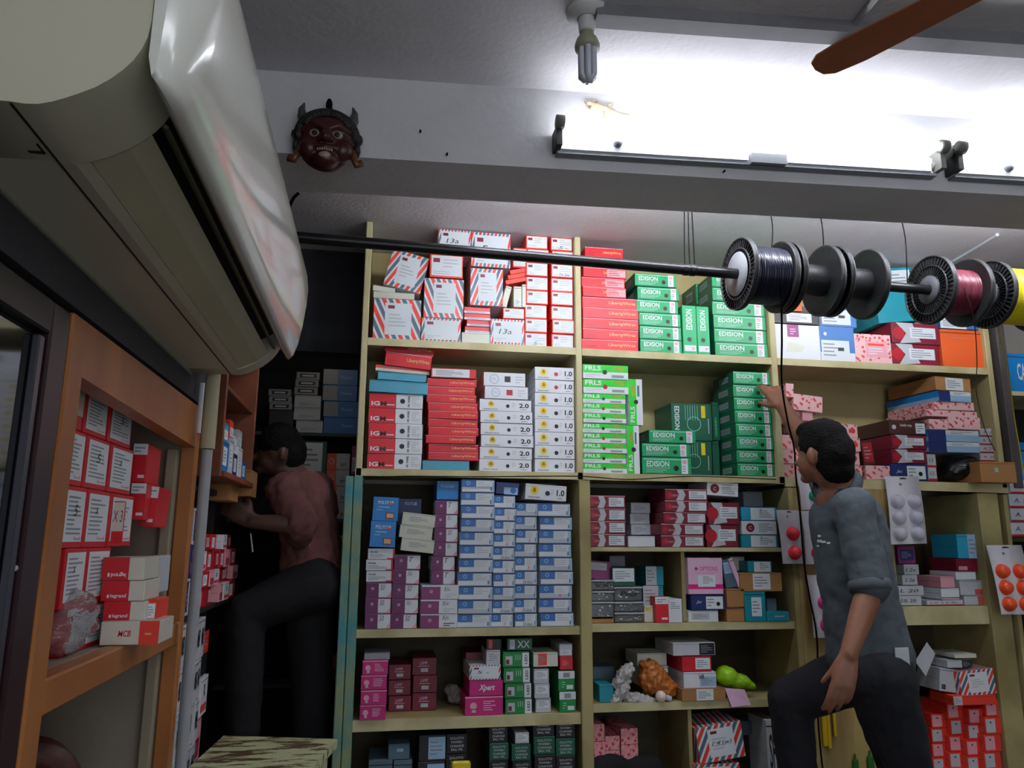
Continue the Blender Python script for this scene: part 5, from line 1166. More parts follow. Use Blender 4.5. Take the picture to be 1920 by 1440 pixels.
# dark cabinet with a glossy glass door beside it
M_MRN = mat('dark_maroon_frame', '#2a1418', .35); M_GLS = mat('dark_glass', '#0c0d14', .06, spec=.8)
DC = empty('glass_cabinet', (-.56, .9, -1.3), 'dark maroon framed cabinet with a glossy black glass door at far left', 'cabinet')
m_ = MB(); m_.box((-.78, .662, -1.3), (-.47, 1.100, .300), mat('dark_case', '#1c1416', .6)); m_.build('case', DC)
m_ = MB(); m_.box((-.47, 1.045, -1.3), (-.418, 1.102, .300), M_MRN, c=.003); m_.build('frame', DC)
m_ = MB(); m_.box((-.47, .662, .255), (-.418, 1.044, .300), mat('black_trim', '#121014', .4), c=.003); m_.build('frame', DC)
m_ = MB(); m_.box((-.47, .662, -1.3), (-.432, 1.040, .254), M_GLS); m_.build('glass_door', DC)
m_ = MB(); m_.box((-.432, 1.024, -1.2), (-.422, 1.040, .25), mat('grey_trim', '#3c3c44', .3), c=.002); m_.build('trim', DC)
m_ = MB(); q = WX(38, 1065, -.425); m_.tube([q+Vector((0, -.02, 0)), q+Vector((0, .02, .002))], .004, K('lgrey'), n=8); m_.build('handle', DC)

# ------------------------------------------------------------------ rack along the left of the aisle
M_RED_W = wood('reddish_wood', '#8a4c30', '#6f3a24', .5, 2, 2, 2)
RK = empty('aisle_rack', (-.63, 2.7, -1.3), 'dark rack along the left of the aisle crammed with small boxes', 'rack')
XR = -.49
def rpart(nm, a, b_, mt): m_ = MB(); m_.box(a, b_, mt, c=.002); return m_.build(nm, RK)
M_RKD = mat('rack_dark', '#241a18', .7)
rpart('upright', (-.795, 2.02, -1.3), (-.55, 2.05, .13), M_RKD); rpart('upright', (-.795, 2.86, -1.3), (-.55, 2.88, .13), M_RKD)
rpart('shelf', (-.795, 2.05, -.225), (XR-.01, 3.12, -.21), M_RKD); rpart('shelf', (-.795, 2.05, -.995), (-.51, 2.86, -.98), M_RKD)
rpart('top_board', (-.795, 2.02, .13), (XR-.01, 3.12, .148), M_RKD)
CBW = empty('wooden_cubby', (-.6, 2.5, .15), 'reddish brown wooden cubby shelf above the aisle rack', 'shelf')
def wpart(nm, a, b_, mt=M_RED_W): m_ = MB(); m_.box(a, b_, mt, c=.002); return m_.build(nm, CBW)
wpart('side_panel', (-.72, 2.30, .17), (-.435, 2.318, .62)); wpart('side_panel', (-.72, 2.86, .17), (-.435, 2.878, .62))
wpart('shelf', (-.72, 2.319, .17), (-.425, 2.859, .188)); wpart('shelf', (-.70, 2.319, .435), (-.445, 2.859, .450)); wpart('top', (-.72, 2.319, .603), (-.435, 2.859, .62))
wpart('back', (-.73, 2.30, .17), (-.721, 2.878, .62), M_CARB if False else mat('cubby_back', '#8a6a40', .7))
r = random.Random(5)
cubby = [('bblue', 'bright blue'), ('white', 'white'), ('cyan', 'light blue'), ('lgrey', 'pale grey'), ('navy', 'navy'), ('red', 'red')]
y = 2.36; k = 0
seq = [('bblue', .10, .09), ('lgrey', .07, .11), ('navy', .07, .07), ('white', .08, .10), ('bblue', .08, .06)]
yl = 2.335
for i, (c, wy, hz) in enumerate(seq):
    lab = ['first', 'second', 'third', 'fourth', 'fifth'][i]
    cname = {'bblue': 'blue', 'lgrey': 'grey', 'navy': 'navy', 'white': 'white'}[c]
    o = box_obj(st_plain(c, (.1, .2, .7, .8), 'paper'), wy, .12, hz, i, 'small_box'); o.location = (-.44, yl, .189+ZC); o.rotation_euler = (0, 0, math.radians(90))
    tag(o, '%s small box from the front along the cubby floor, %s' % (lab, cname), 'box', 'small boxes in the wooden cubby')
    if i < 4:
        c2 = ('cyan', 'redor', 'white', 'lgrey')[i]; o = box_obj(st_plain(c2, (.1, .1, .9, .6), 'paper'), wy*.9, .1, .055, i, 'small_box'); o.location = (-.445, yl+.004, .190+hz+ZC); o.rotation_euler = (0, 0, math.radians(90))
        tag(o, 'small %s box on the %s box from the front in the cubby' % ({'cyan': 'light blue', 'redor': 'red', 'white': 'white', 'lgrey': 'grey'}[c2], lab), 'box', 'small boxes in the wooden cubby')
    yl += wy+.008
# racks of boxes: two tiers, looking along +X
def tier(z0, heights, ya, yb, styles, where, group, seed, xj=.03, wr=(.07, .11)):
    r = random.Random(seed); y = ya; c = 0
    while y < yb:
        wd = r.uniform(*wr); z = z0
        for k, hh in enumerate(heights):
            if c > 7 and k > len(heights)-2: continue
            st, nm = styles[(c*3+k+seed) % len(styles)]
            o = box_obj(st, wd-.004, .14, hh-.002, (c+k) % 3, 'small_box'); o.location = ((XR if z0 > -.5 else -.505)+r.uniform(-xj, .004), y, z+ZC); o.rotation_euler = (0, 0, math.radians(90))
            tag(o, '%s %s box, column %s from front, %s' % (ordn(k, len(heights)), nm, ('one', 'two', 'three', 'four', 'five', 'six', 'seven', 'eight', 'nine', 'ten', 'eleven', 'twelve', 'thirteen', 'fourteen', 'fifteen', 'sixteen', 'seventeen', 'eighteen')[c], where), 'box', group)
            z += hh
        y += wd; c += 1
s_pur = (st_plain('navy', (.1, .1, .6, .5), 'plum', ('Surya', .3, .6, .8, .85), 'white'), 'violet')
s_red = (st_plain('red', (.15, .15, .7, .8), 'paper'), 'red'); s_wht = (st_plain('white', (.1, .1, .9, .3), 'redor', ('x', .4, .5, .6, .8), 'ink'), 'white')
s_dr = (st_plain('dred', (.5, .2, .9, .8), 'pinkl'), 'dark red'); s_ink = (st_plain('lgrey', None, 'paper', ('M88', .2, .3, .8, .75), 'ink'), 'grey lettered'); s_pk = (st_plain('pinkl', (.2, .1, .8, .5), 'dred'), 'pink')
s_or = (st_plain('dark', (.0, .5, 1, 1), 'redor'), 'red topped')
tier(-.209, (.06, .05, .06, .05), 2.30, 3.02, [s_red, s_wht, s_dr, s_pk, s_red], 'upper rack tier', 'small boxes on the upper rack tier', 3)
tier(-.979, (.13, .12, .13, .12, .12, .12), 2.22, 2.60, [s_ink], 'lower rack tier', 'grey lettered boxes on the lower rack tier', 1, .004, (.055, .06))
tier(-.979, (.15, .13, .14, .12, .14), 2.625, 2.78, [s_wht, s_or, s_dr, s_or, s_pk], 'lower rack beyond lettered boxes', 'small boxes on the lower rack tier', 4)
tier(-.209, (.10, .09, .10), 2.07, 2.27, [s_pur, (st_plain('lgrey', (.1, .1, .4, .9), 'navy'), 'grey and navy')], 'near upper tier', 'violet boxes at the near end of the rack', 2, .004, (.06, .065))
# thin plastic strip leaning at the pipe
BX(st_plain('cardw', None, 'paper', ('SEN', .2, .4, .8, .6), 'ink'), 'packing_strip', 'tall white lettered carton edge standing beside the grey pipe', 322, 340, 331, 1175, 1420, -.425, .012) if False else None

# cartons under the cubby
G = 'brown cartons between cubby and rack'
for k, (u0, v0, u1, v1) in enumerate(((392, 905, 432, 938), (433, 880, 470, 930))):
    B(st_plain('carton', (.0, .1, .05, .9), 'brown'), 'carton', ('near', 'far')[k]+' dim brown carton wedged below the wooden cubby', u0, v0, u1, v1, 2.62+.22*k, .15, group=G)

# ------------------------------------------------------------------ storeroom shelf behind the doorway
SR = empty('storeroom_shelf', (-.3, 4.6, -1.3), 'dim storeroom shelving seen through the doorway behind', 'shelving')
def spart(nm, a, b_, mt): m_ = MB(); m_.box(a, b_, mt, c=.002); return m_.build(nm, SR)
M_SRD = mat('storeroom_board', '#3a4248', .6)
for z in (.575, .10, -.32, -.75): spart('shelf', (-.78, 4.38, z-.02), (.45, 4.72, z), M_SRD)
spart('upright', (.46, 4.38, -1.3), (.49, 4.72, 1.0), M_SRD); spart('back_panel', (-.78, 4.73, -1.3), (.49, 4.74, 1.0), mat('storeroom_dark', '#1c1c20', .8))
G = 'boxes on the top storeroom shelf'; z_ = .576
STK(st_greyledge, 'device_box', 'grey box with dark window', 'in the left storeroom stack', G, 4.4, .2, (506, 548), (503, 546), 768, 729, 3)
B(st_plain('dark'), 'device_box', 'black package under the left grey storeroom boxes', 504, 769, 550, 806, 4.4, .2, group=G, zb=z_)
STK(st_greyledge, 'device_box', 'grey box with dark window', 'in the middle storeroom stack', G, 4.4, .2, (552, 597), (557, 600), 740, 697, 3)
STK(st_plain('lgrey', (.1, .1, .9, .5), 'lgrey'), 'device_box', 'plain grey box', 'under the middle storeroom stack', G, 4.39, .2, (553, 604), (553, 602), 808, 741, 3, zb=z_, jit=.01)
STK(st_bluedev, 'device_box', 'blue box', 'in the right storeroom stack', G, 4.4, .2, (607, 673), (605, 668), 809, 692, 4, zb=z_, vs=[0, 1, 2, 1])
G = 'boxes on the second storeroom shelf'; z_ = .101
B(st_plain('dgreen', (.0, .08, .85, .95), 'white'), 'device_box', 'shiny pale green and white pack in the storeroom', 559, 827, 612, 890, 4.38, .1, group=G)
B(st_plain('lgrey'), 'device_box', 'pale box under the shiny pack, storeroom', 561, 892, 612, 955, 4.4, .15, group=G, zb=z_)
STK(st_orangeside, 'device_box', 'grey box with orange end', 'in the storeroom stack', G, 4.38, .2, (612, 656), (614, 656), 955, 850, 4, zb=z_)
B(st_plain('plum', (.1, .1, .9, .6), 'lgrey'), 'device_box', 'narrow grey violet box beside the teal post, storeroom', 659, 836, 673, 890, 4.4, .15, group=G)
B(st_plain('teal', (.1, .5, .4, .6), 'cyan'), 'device_box', 'large dark teal box on the third storeroom shelf', 604, 1062, 664, 1114, 4.36, .2, group=G, zb=-.319)
B(st_plain('brown', (.3, .2, .9, .8), 'carton'), 'device_box', 'picture printed brown box on the large teal box', 606, 1018, 662, 1061, 4.38, .2, group=G)
B(st_plain('lgrey', (.1, .3, .9, .6), 'slate'), 'device_box', 'flat grey box above the picture printed box', 604, 1004, 662, 1017, 4.37, .2, group=G)
p = W(618, 1160, 4.4); o_ = organic('plastic_bag', [('e', p, (.10, .08, .06)), ('e', p+Vector((.07, 0, -.04)), (.07, .06, .04))], M_ORB, .01, 3, disp=.01); o_.location.z = -.748+ZC; tag(o_, 'dim orange bag on the lowest storeroom shelf', 'bag')

# ------------------------------------------------------------------ flaked green stool in the aisle
M_STL = mat('flaked_green_paint', '#b6bb90', .55, hex2='#5a4630', scale=5)
nt = M_STL.node_tree
for n_ in nt.nodes:
    if n_.type == 'VALTORGB': n_.color_ramp.elements[0].position = .45; n_.color_ramp.elements[1].position = .49
    if n_.type == 'TEX_NOISE': n_.inputs['Scale'].default_value = 6
mp = nt.nodes.new('ShaderNodeMapping'); mp.inputs['Scale'].default_value = (1.2, 5, 3)
for l in list(nt.links):
    if l.to_socket.name == 'Vector': nt.links.new(l.from_socket, mp.inputs['Vector']); nt.links.new(mp.outputs['Vector'], l.to_socket)
ST = empty('wooden_table', (-.3, 2.5, -1.3), 'pale green wooden table with flaking paint at the bottom left', 'table')
zt = -.62; tl, tr, br, bl = (-.455, 2.74), (-.115, 2.70), (-.150, 2.20), (-.36, 2.16)
tl, tr = (-.46, 2.745), (-.085, 2.645); br, bl = (-.178, 2.16), (-.56, 2.26)
m_ = MB(); bl = (-.485, 2.26); tl = (-.445, 2.745); q = [tl, tr, br, bl]; vs = [(x, y, z) for z in (zt-.025, zt) for x, y in q]
m_.add(vs, [(3, 2, 1, 0), (4, 5, 6, 7), (0, 1, 5, 4), (1, 2, 6, 5), (2, 3, 7, 6), (3, 0, 4, 7)], M_STL); m_.build('table_top', ST)
cx_ = sum(p_[0] for p_ in q)/4; cy_ = sum(p_[1] for p_ in q)/4
for x, y in q:
    x, y = cx_+(x-cx_)*.78, cy_+(y-cy_)*.82; m_ = MB(); m_.box((x-.02, y-.02, -1.3), (x+.02, y+.02, zt-.0255), M_STL, c=.003); m_.build('leg', ST)
m_ = MB(); f = [(cx_+(x-cx_)*.78, cy_+(y-cy_)*.82) for x, y in q]
for (a, b_) in zip(f, f[1:]+f[:1]):
    m_.tube([(a[0], a[1], zt-.06), (b_[0], b_[1], zt-.06)], .018, M_STL, n=4)
m_.build('apron', ST)

# ------------------------------------------------------------------ hanging rod with cable spools
M_ROD = mat('black_rod', '#1c1c1e', .3, metal=.3); M_SPL = mat('spool_plastic', '#202123', .5, bump=.15, bscale=80); M_SPH = mat('spool_label', '#7d8084', .6)
ra, rb_ = Vector((-.262, 2.36, .926)), Vector((3.2, 2.43, .902))
rd = (rb_-ra).normalized()
def rp(x): return ra+rd*((x-ra.x)/rd.x)
m_ = MB(); m_.tube([rp(-.40), rp(3.2)], .0185, M_ROD, n=18)
ROD = m_.build('hanging_rod'); tag(ROD, 'long black rod hung below the beam carrying cable spools', 'rod')
for x in (1.03, 1.055):
    m_ = MB(); m_.lathe([(.0186, -.012), (.021, -.008), (.021, .008), (.0186, .012)], M_ROD, o=rp(x), ax=rd, n=16); m_.build('tape_wrap', ROD)
def spool(xa, xb, label, R=.128, r_=.056, wire=None, wr=.085, face=None, ribs=True):
    a, b_ = rp(xa), rp(xb); o = empty('cable_spool', (a+b_)/2-Vector((0, 0, R)), label, 'cable spool', 'cable spools on the hanging rod')
    L = (b_-a).length
    for s_, q in ((1, a), (-1, b_)):
        m_ = MB(); t = .007
        # flange: rim + web, hub collar, ribs on the outer side
        m_.lathe([(.019, 0), (R-.004, 0), (R, .002), (R, .008), (R-.006, .010), (R-.010, .004), (.019, .004)], M_SPL, o=q-rd*s_*.0, ax=rd*s_, n=48)
        ax = -rd*s_; u = Vector((0, 0, 1)).cross(ax).normalized(); w2 = ax.cross(u)
        if ribs:
            for k in range(44):
                an = 2*math.pi*k/44; d_ = u*math.cos(an)+w2*math.sin(an)
                m_.add([q+d_*.052+ax*h+(u*-math.sin(an)+w2*math.cos(an))*g for h in (0, .007) for g in (-.0012, .0012)]+[q+d_*(R-.006)+ax*h+(u*-math.sin(an)+w2*math.cos(an))*g for h in (0, .007) for g in (-.0012, .0012)],
                       [(0, 1, 5, 4), (2, 3, 7, 6), (0, 4, 6, 2), (1, 5, 7, 3), (4, 5, 7, 6)], M_SPL)
            for rr in (.052, .090, R-.003):
                m_.lathe([(rr-.002, 0), (rr-.002, .009), (rr+.002, .009), (rr+.002, 0)], M_SPL, o=q, ax=ax, n=40)
        fl = m_.build('flange', o)
        if face and s_ == 1:
            m_ = MB(); m_.lathe([(.019, .0092), (.052 if face != 'big' else .078, .0092), (.052 if face != 'big' else .078, .0103), (.019, .0103)], M_SPH if face != 'dim' else mat('spool_hub_grey', '#4c4e52', .6), o=q, ax=ax, n=32); m_.build('hub_disc', o)
    m_ = MB(); m_.tube([a+rd*.003, b_-rd*.003], r_, M_SPL, n=30, cap=False); m_.build('core', o)
    if wire:
        m_ = MB(); n = int(L/.0042); pr = []
        for k in range(n*3+1): pr.append((wr+.0018*abs(math.sin(k/3*math.pi))*1.0+.0025*math.sin(k*.9), .004+(L-.008)*k/(n*3)))
        m_.lathe([(r_, .004)]+pr+[(r_, L-.004)], wire, o=a, ax=rd, n=36); m_.build('wound_wire', o)
    return o
M_W1 = mat('navy_wire', '#181a2c', .25); M_W2 = mat('maroon_wire', '#6c2636', .3); M_W3 = mat('yellow_wire', '#e2d21c', .35)
spool(1.230, 1.383, 'first spool, wound with glossy dark wire', wire=M_W1, wr=.098, face='big')
spool(1.412, 1.555, 'second spool from left, empty black core')
spool(1.591, 1.727, 'third spool from left, empty black core')
spool(1.995, 2.148, 'fourth spool from left, wound with maroon wire', wire=M_W2, wr=.080, face='dim')
spool(2.244, 2.450, 'rightmost spool wound with yellow wire', wire=M_W3, wr=.102, face='dim')
# suspension wires and loose cables
M_WK = mat('thin_black_wire', '#0c0c0e', .8, spec=.1); M_WY = mat('thin_yellow_wire', '#b8ac20', .5); M_WR = mat('thin_red_wire', '#3c1a1e', .5)
def wire(name, pts, r, mt, label, cat='wire', group=None):
    P_ = [Vector(p) for p in pts]; out = []
    for i in range(len(P_)-1):
        p0 = P_[max(i-1, 0)]; p1 = P_[i]; p2 = P_[i+1]; p3 = P_[min(i+2, len(P_)-1)]
        for k in range(6):
            t = k/6; out.append(.5*((2*p1)+(p2-p0)*t+(2*p0-5*p1+4*p2-p3)*t*t+(3*p1-p0-3*p2+p3)*t**3))
    out.append(P_[-1]); m_ = MB(); m_.tube(out, r, mt, n=6); return tag(m_.build(name), label, cat, group)
GW = 'wires holding the rod to the ceiling'
for k, dx in enumerate((-.012, 0, .012)):
    wire('suspension_wire', [rp(1.045+dx)+Vector((0, 0, -.02)), rp(1.045+dx)+Vector((0, -.019, 0)), rp(1.045+dx*1.5)+Vector((0, 0, .03)), rp(1.05+dx)+Vector((0, 0, .32))], .0022, M_WK, ('left', 'middle', 'right')[k]+' strand of the black wire bundle above the taped rod', group=GW)
for x, lab in ((1.36, 'black wire rising from the first spool to the ceiling'), (1.56, 'black wire rising between the first and second spools'), (1.90, 'short wire on the ceiling beyond the third spool')):
    wire('suspension_wire', [rp(x)+Vector((0, 0, .10 if x < 1.5 else .02)), rp(x)+Vector((.01, 0, .2)), rp(x)+Vector((-.01, .0, .325))], .002, M_WK, lab, group=GW)
for x in (.15,):
    pass
wire('loose_cable', [W(1462, 500, 2.298), W(1465, 560, 2.33), W(1466, 640, 2.42), W(1466, 720, 2.58), W(1477, 790, 2.74), W(1489, 840, 2.79), W(1492, 890, 2.86), W(1500, 960, 2.915), W(1507, 1050, 2.93), W(1518, 1120, 2.945), W(1532, 1200, 2.95), W(1533, 1330, 2.95), W(1540, 1420, 2.95), W(1548, 1480, 2.95)], .0035, M_WK, 'long black cable dropping from the first spool past the man\'s arm', 'cable')
wire('loose_wire', [W(1808, 540, 2.325), W(1826, 600, 2.36), W(1832, 680, 2.6), W(1830, 730, 2.9), W(1845, 800, 2.965), W(1866, 845, 2.965)], .002, M_WR, 'thin dark red wire trailing from the maroon spool', 'wire')
wire('loose_wire', [W(1872, 600, 2.40), W(1876, 640, 2.5), W(1890, 700, 2.7), W(1903, 790, 2.85), W(1918, 880, 2.9), W(1930, 960, 2.9)], .0024, M_WY, 'thin yellow wire trailing down at the right edge', 'wire')
wire('conduit', [WZ(1870, 440, 1.262), WZ(1800, 482, 1.262), WZ(1765, 500, 1.262)], .008, K('lgrey'), 'thin grey conduit slanting over the ceiling at right', 'conduit')
wire('loose_cable', [W(560, 362, 2.26), W(550, 372, 2.27), W(540, 395, 2.3)], .005, M_WK, 'short black cable end poking out beside the air conditioner', 'cable')

SB = empty('storeroom_fill_bulb', (-.30, 3.75, 1.10), 'unseen fill bulb added behind the lintel to brighten the storeroom', 'lamp')  # unseen bulb, added so the storeroom boxes come out brighter
m_ = MB(); m_.ball((-.30, 3.75, 1.13), .03, mat('fill_bulb_glow', '#fff0dc', .4, emit=40.0)); m_.build('bulb', SB)
m_ = MB(); m_.tube([(-.30, 3.75, 1.155), (-.30, 3.75, 1.19)], .014, K('dark')); m_.tube([(-.30, 3.75, 1.19), (-.30, 3.75, 1.268)], .003, M_WK); m_.build('cord', SB)
wire('edge_cable', [W(684, 896, 2.955), W(760, 893, 2.96), W(900, 894, 2.975), W(1080, 893, 2.97), W(1180, 899, 2.975), W(1300, 893, 2.975), W(1455, 899, 2.97)], .0022, M_WK, 'thin black cable sagging along the shelf edge between upper and lower units', 'cable')
for k, (u, v) in enumerate(((838, 290), (788, 247), (1357, 322))):
    q = W(u, v, 1.9); q = W(u, v, by(q.x)-.004); m_ = MB(); m_.tube([q+Vector((0, .003, 0)), q-Vector((0, .008, 0))], .0028, M_WK, n=8); tag(m_.build('nail'), ('lower', 'upper', 'right')[k]+(' nail in the beam right of the mask' if k < 2 else ' nail in the beam under the lit tube'), 'nail')

# ------------------------------------------------------------------ carved mask hanging on the beam
M_MSK = mat('mask_red_lacquer', '#481a1a', .35, var=.45, scale=30); M_MHR = mat('mask_hair_dark', '#1c1a18', .5, bump=.6, bscale=120)
M_HRN = mat('mask_horn', '#4a4a42', .45, var=.3, scale=20); M_MGD = mat('mask_gold', '#5e3a18', .35); M_MWH = mat('mask_ivory', '#a08a7c', .4)
mc = W(612, 262, 1.94); mc.y = by(mc.x)-.030
def mo(x, y, z): return mc+Vector((x, -y, z))
MK = organic('carved_mask', [('e', mo(0, 0, 0), (.078, .050, .078)), ('e', mo(0, .018, .035), (.060, .035, .030)), ('e', mo(-.042, .024, -.030), (.030, .028, .030)), ('e', mo(.042, .024, -.030), (.030, .028, .030)),
    ('p', [(mo(-.058, .030, .022), .009), (mo(-.030, .046, .032), .010), (mo(-.010, .050, .020), .008)]), ('p', [(mo(.058, .030, .022), .009), (mo(.030, .046, .032), .010), (mo(.010, .050, .020), .008)]),
    ('p', [(mo(0, .048, .020), .008), (mo(0, .064, -.004), .012), (mo(0, .066, -.012), .014)]), ('e', mo(-.013, .055, -.014), (.009, .009, .008)), ('e', mo(.013, .055, -.014), (.009, .009, .008)),
    ('e', mo(0, .030, -.062), (.034, .028, .020)), ('p', [(mo(-.040, .040, -.032), .007), (mo(0, .055, -.036), .007), (mo(.040, .040, -.032), .007)])], M_MSK, .0035, 3)
tag(MK, 'dark red carved horned mask with bared teeth hanging on the beam', 'mask')
m_ = MB()
for i in range(40):
    a = math.pi*(i/39); 
    x, z = math.cos(a)*.074, math.sin(a)*.066+.012
    m_.ball(mo(x*1.0, .008+.01*math.sin(a), z), (.016, .020, .015), M_MHR, 8, 6)
for i in range(22):
    a = math.pi*(.12+.76*i/21); m_.ball(mo(math.cos(a)*.058, .026, math.sin(a)*.052+.022), (.014, .016, .012), M_MHR, 8, 6)
for s_ in (-1, 1):
    m_.ball(mo(s_*.083, .0, .020), (.012, .02, .014), M_MHR, 10, 8); m_.ball(mo(s_*.080, .0, -.012), (.010, .02, .020), M_MHR, 10, 8)
m_.build('hair', MK)
for s_ in (-1, 1):
    m_ = MB(); m_.tube([mo(s_*.056, .008, .052), mo(s_*.068, .010, .072), mo(s_*.070, .010, .092), mo(s_*.064, .010, .110)], [.017, .014, .009, .002], M_HRN, n=12); m_.build('horn', MK)
    m_ = MB(); m_.ball(mo(s_*.029, .042, .006), (.015, .010, .012), M_MWH); m_.ball(mo(s_*.029, .0505, .004), (.0075, .004, .0075), M_MHR, 12, 8); m_.build('eye', MK)
    m_ = MB(); m_.tube([mo(s_*.072, .010, -.020), mo(s_*.074, .016, -.045), mo(s_*.082, .016, -.062), mo(s_*.093, .012, -.058), mo(s_*.092, .010, -.046)], [.007, .009, .010, .009, .006], M_MGD, n=10); m_.build('earring', MK)
m_ = MB()
for i in range(7): m_.box(mo(-.021+i*.006, .056-.002*abs(i-3), -.047), mo(-.0165+i*.006, .062-.002*abs(i-3), -.040), M_MWH, c=.001)
m_.build('teeth', MK); m_ = MB(); m_.ball(mo(0, .050, -.058), (.017, .010, .011), M_MWH); m_.build('tongue', MK)
m_ = MB(); m_.tube([mo(0, .0, .075), mo(-.001, .0, .115)], .0025, M_WK); m_.ball(mo(0, .0, .118), (.009, .010, .018), M_WK, 10, 8); m_.tube([mo(.002, .004, .115), mo(.012, .006, .092)], .0035, M_WK); m_.build('hanging_string', MK)

# ------------------------------------------------------------------ gecko on the beam
M_GEK = mat('gecko_skin', '#c8b088', .5, var=.2, scale=60)
def gp(u, v, out=.005): q = W(u, v, 2.0); x = q.x*1.0; yy = by(x); q = W(u, v, yy-out); return q
GE = organic('gecko', [('p', [(gp(1098, 191), .0042), (gp(1103, 193), .0066), (gp(1109, 195), .0052), (gp(1118, 198), .0078), (gp(1130, 202), .0086), (gp(1140, 206), .0066), (gp(1150, 210), .0050), (gp(1162, 214), .0036), (gp(1175, 216), .0024), (gp(1187, 216), .0014)]),
    ('p', [(gp(1112, 197), .003), (gp(1108, 202), .0024), (gp(1106, 205), .0028)]), ('p', [(gp(1112, 195), .003), (gp(1113, 190), .0024), (gp(1117, 189), .0026)]),
    ('p', [(gp(1140, 206), .0034), (gp(1133, 211), .0026), (gp(1135, 218), .0028)]), ('p', [(gp(1141, 204), .0034), (gp(1141, 197), .0026), (gp(1146, 195), .0028)])], M_GEK, .0013, 3)
tag(GE, 'small pale gecko clinging to the beam above the tube light', 'gecko')
for uu, vv in ((1102, 190), (1099, 194)):
    m_ = MB(); m_.ball(gp(uu, vv, .0105), .0014, K('black'), 8, 6); m_.build('eye', GE)
m_ = MB()
for uu, vv, in ((1106, 205), (1117, 189), (1135, 219), (1147, 195)):
    for k in range(4):
        an = k*.8+uu; m_.tube([gp(uu, vv, .003), gp(uu, vv, .003)+Vector((math.cos(an)*.006, 0, math.sin(an)*.006))], [.0012, .0016], M_GEK, n=6)
m_.build('toes', GE)

# ------------------------------------------------------------------ people
def hand(root, fwd, palm_n, side, skin, length=.17, curl=(20, 35, 30), spread=.085, thumb=1, curls=None):
    """returns organic primitives: palm and five bent fingers. fwd = wrist to knuckles, palm_n = palm facing, side = towards the thumb"""
    fwd = fwd.normalized(); side = (side-fwd*side.dot(fwd)).normalized(); pn = fwd.cross(side).normalized()
    if pn.dot(palm_n) < 0: pn = -pn
    P = []; L = length*.50
    for k, off in enumerate((.026, .009, -.009, -.025)):
        P.append(('p', [(root+side*off*.55, .0165), (root+fwd*L*.55+side*off*.85, .0155), (root+fwd*L*(1-.04*k)+side*off, .0115)]))
    fl = (.90, 1.0, .93, .74)
    for k, off in enumerate((.030, .0105, -.0095, -.028)):
        c = curls[k] if curls else curl
        p = root+fwd*L*(1-.04*k)+side*off; d = (fwd+side*(off*spread*20)).normalized(); pts = [(p, .0096)]; an = 0
        for j, sg in enumerate((.40, .32, .26)):
            an += math.radians(c[j]); q = (d*math.cos(an)+pn*math.sin(an)); p = p+q*(length*.50*fl[k]*sg*1.05); pts.append((p, (.0088, .0080, .0068)[j]))
        P.append(('p', pts))
    p = root+fwd*L*.22+side*.024; d = (fwd*.62+side*.72*thumb+pn*.30).normalized(); d2 = (fwd*.85+side*.35+pn*.42).normalized()
    P.append(('p', [(p, .0135), (p+d*.034, .0118), (p+d*.034+d2*.028, .0095), (p+d*.034+d2*.050, .0078)]))
    return P
def lerp(a, b, t): return a+(b-a)*t
M_SK = mat('brown_skin', '#8e5e46', .5, var=.08, scale=6); M_HAIR = mat('black_hair', '#070606', .8, bump=.9, bscale=160, spec=.2)
M_SHG = mat('grey_shirt_cloth', '#4c565c', .85, var=.08, scale=30, bump=.35, bscale=24); M_JN = mat('navy_jeans', '#15161f', .85, var=.2, scale=10, bump=.25, bscale=30)
# person reaching to the shelf
hc = W(1543, 848, 2.45)
neck = W(1566, 902, 2.46); shL = W(1560, 932, 2.62); shR = W(1600, 950, 2.36)
elL = W(1530, 862, 2.74); wrL = W(1470, 765, 2.885); elR = W(1632, 1104, 2.30); wrR = W(1592, 1226, 2.26)
chest = W(1588, 980, 2.49); waist = W(1614, 1130, 2.48); hip = W(1632, 1236, 2.48)
Fd = Vector((-.80, .60, 0)).normalized()        # the way he faces
Rt = Vector((Fd.y, -Fd.x, 0))                   # his right
BF = Fd; Fd = Vector((-.50, .86, 0)).normalized(); Rt = Vector((Fd.y, -Fd.x, 0))
head = [('e', hc+Vector((0, 0, .012)), (.076, .082, .100)), ('e', hc+Fd*.030+Vector((0, 0, -.035)), (.060, .060, .068)),
    ('p', [(hc+Fd*.075+Vector((0, 0, -.015)), .012), (hc+Fd*.097+Vector((0, 0, -.032)), .013)]),            # nose
    ('e', hc+Fd*.072+Vector((0, 0, -.062)), (.022, .022, .012)), ('e', hc+Fd*.066+Vector((0, 0, -.088)), (.024, .024, .018)), ('p', [(hc+Fd*.070+Rt*.035+Vector((0, 0, .012)), .010), (hc+Fd*.070-Rt*.035+Vector((0, 0, .012)), .010)]),
    ('e', hc+Rt*.078+Vector((0, 0, -.020)), (.016, .014, .032)), ('e', hc-Rt*.078+Vector((0, 0, -.020)), (.016, .014, .032)), ('e', hc+Rt*.084-Fd*.006+Vector((0, 0, -.010)), (.011, .016, .018))]
body = head+[('p', [(hc-Fd*.02+Vector((0, 0, -.06)), .058), (neck, .062), (lerp(neck, chest, .4), .085)]),
    ('p', [(shL, .055), (chest, .105), (shR, .055)]), ('p', [(chest, .115), (waist, .108), (hip, .115)]),
    ('p', [(shR, .052), (lerp(shR, elR, .5), .046), (elR, .040), (lerp(elR, wrR, .3), .040), (wrR, .027)]),
    ('p', [(shL, .052), (elL, .047), (lerp(elL, wrL, .35), .044), (wrL, .030)])]
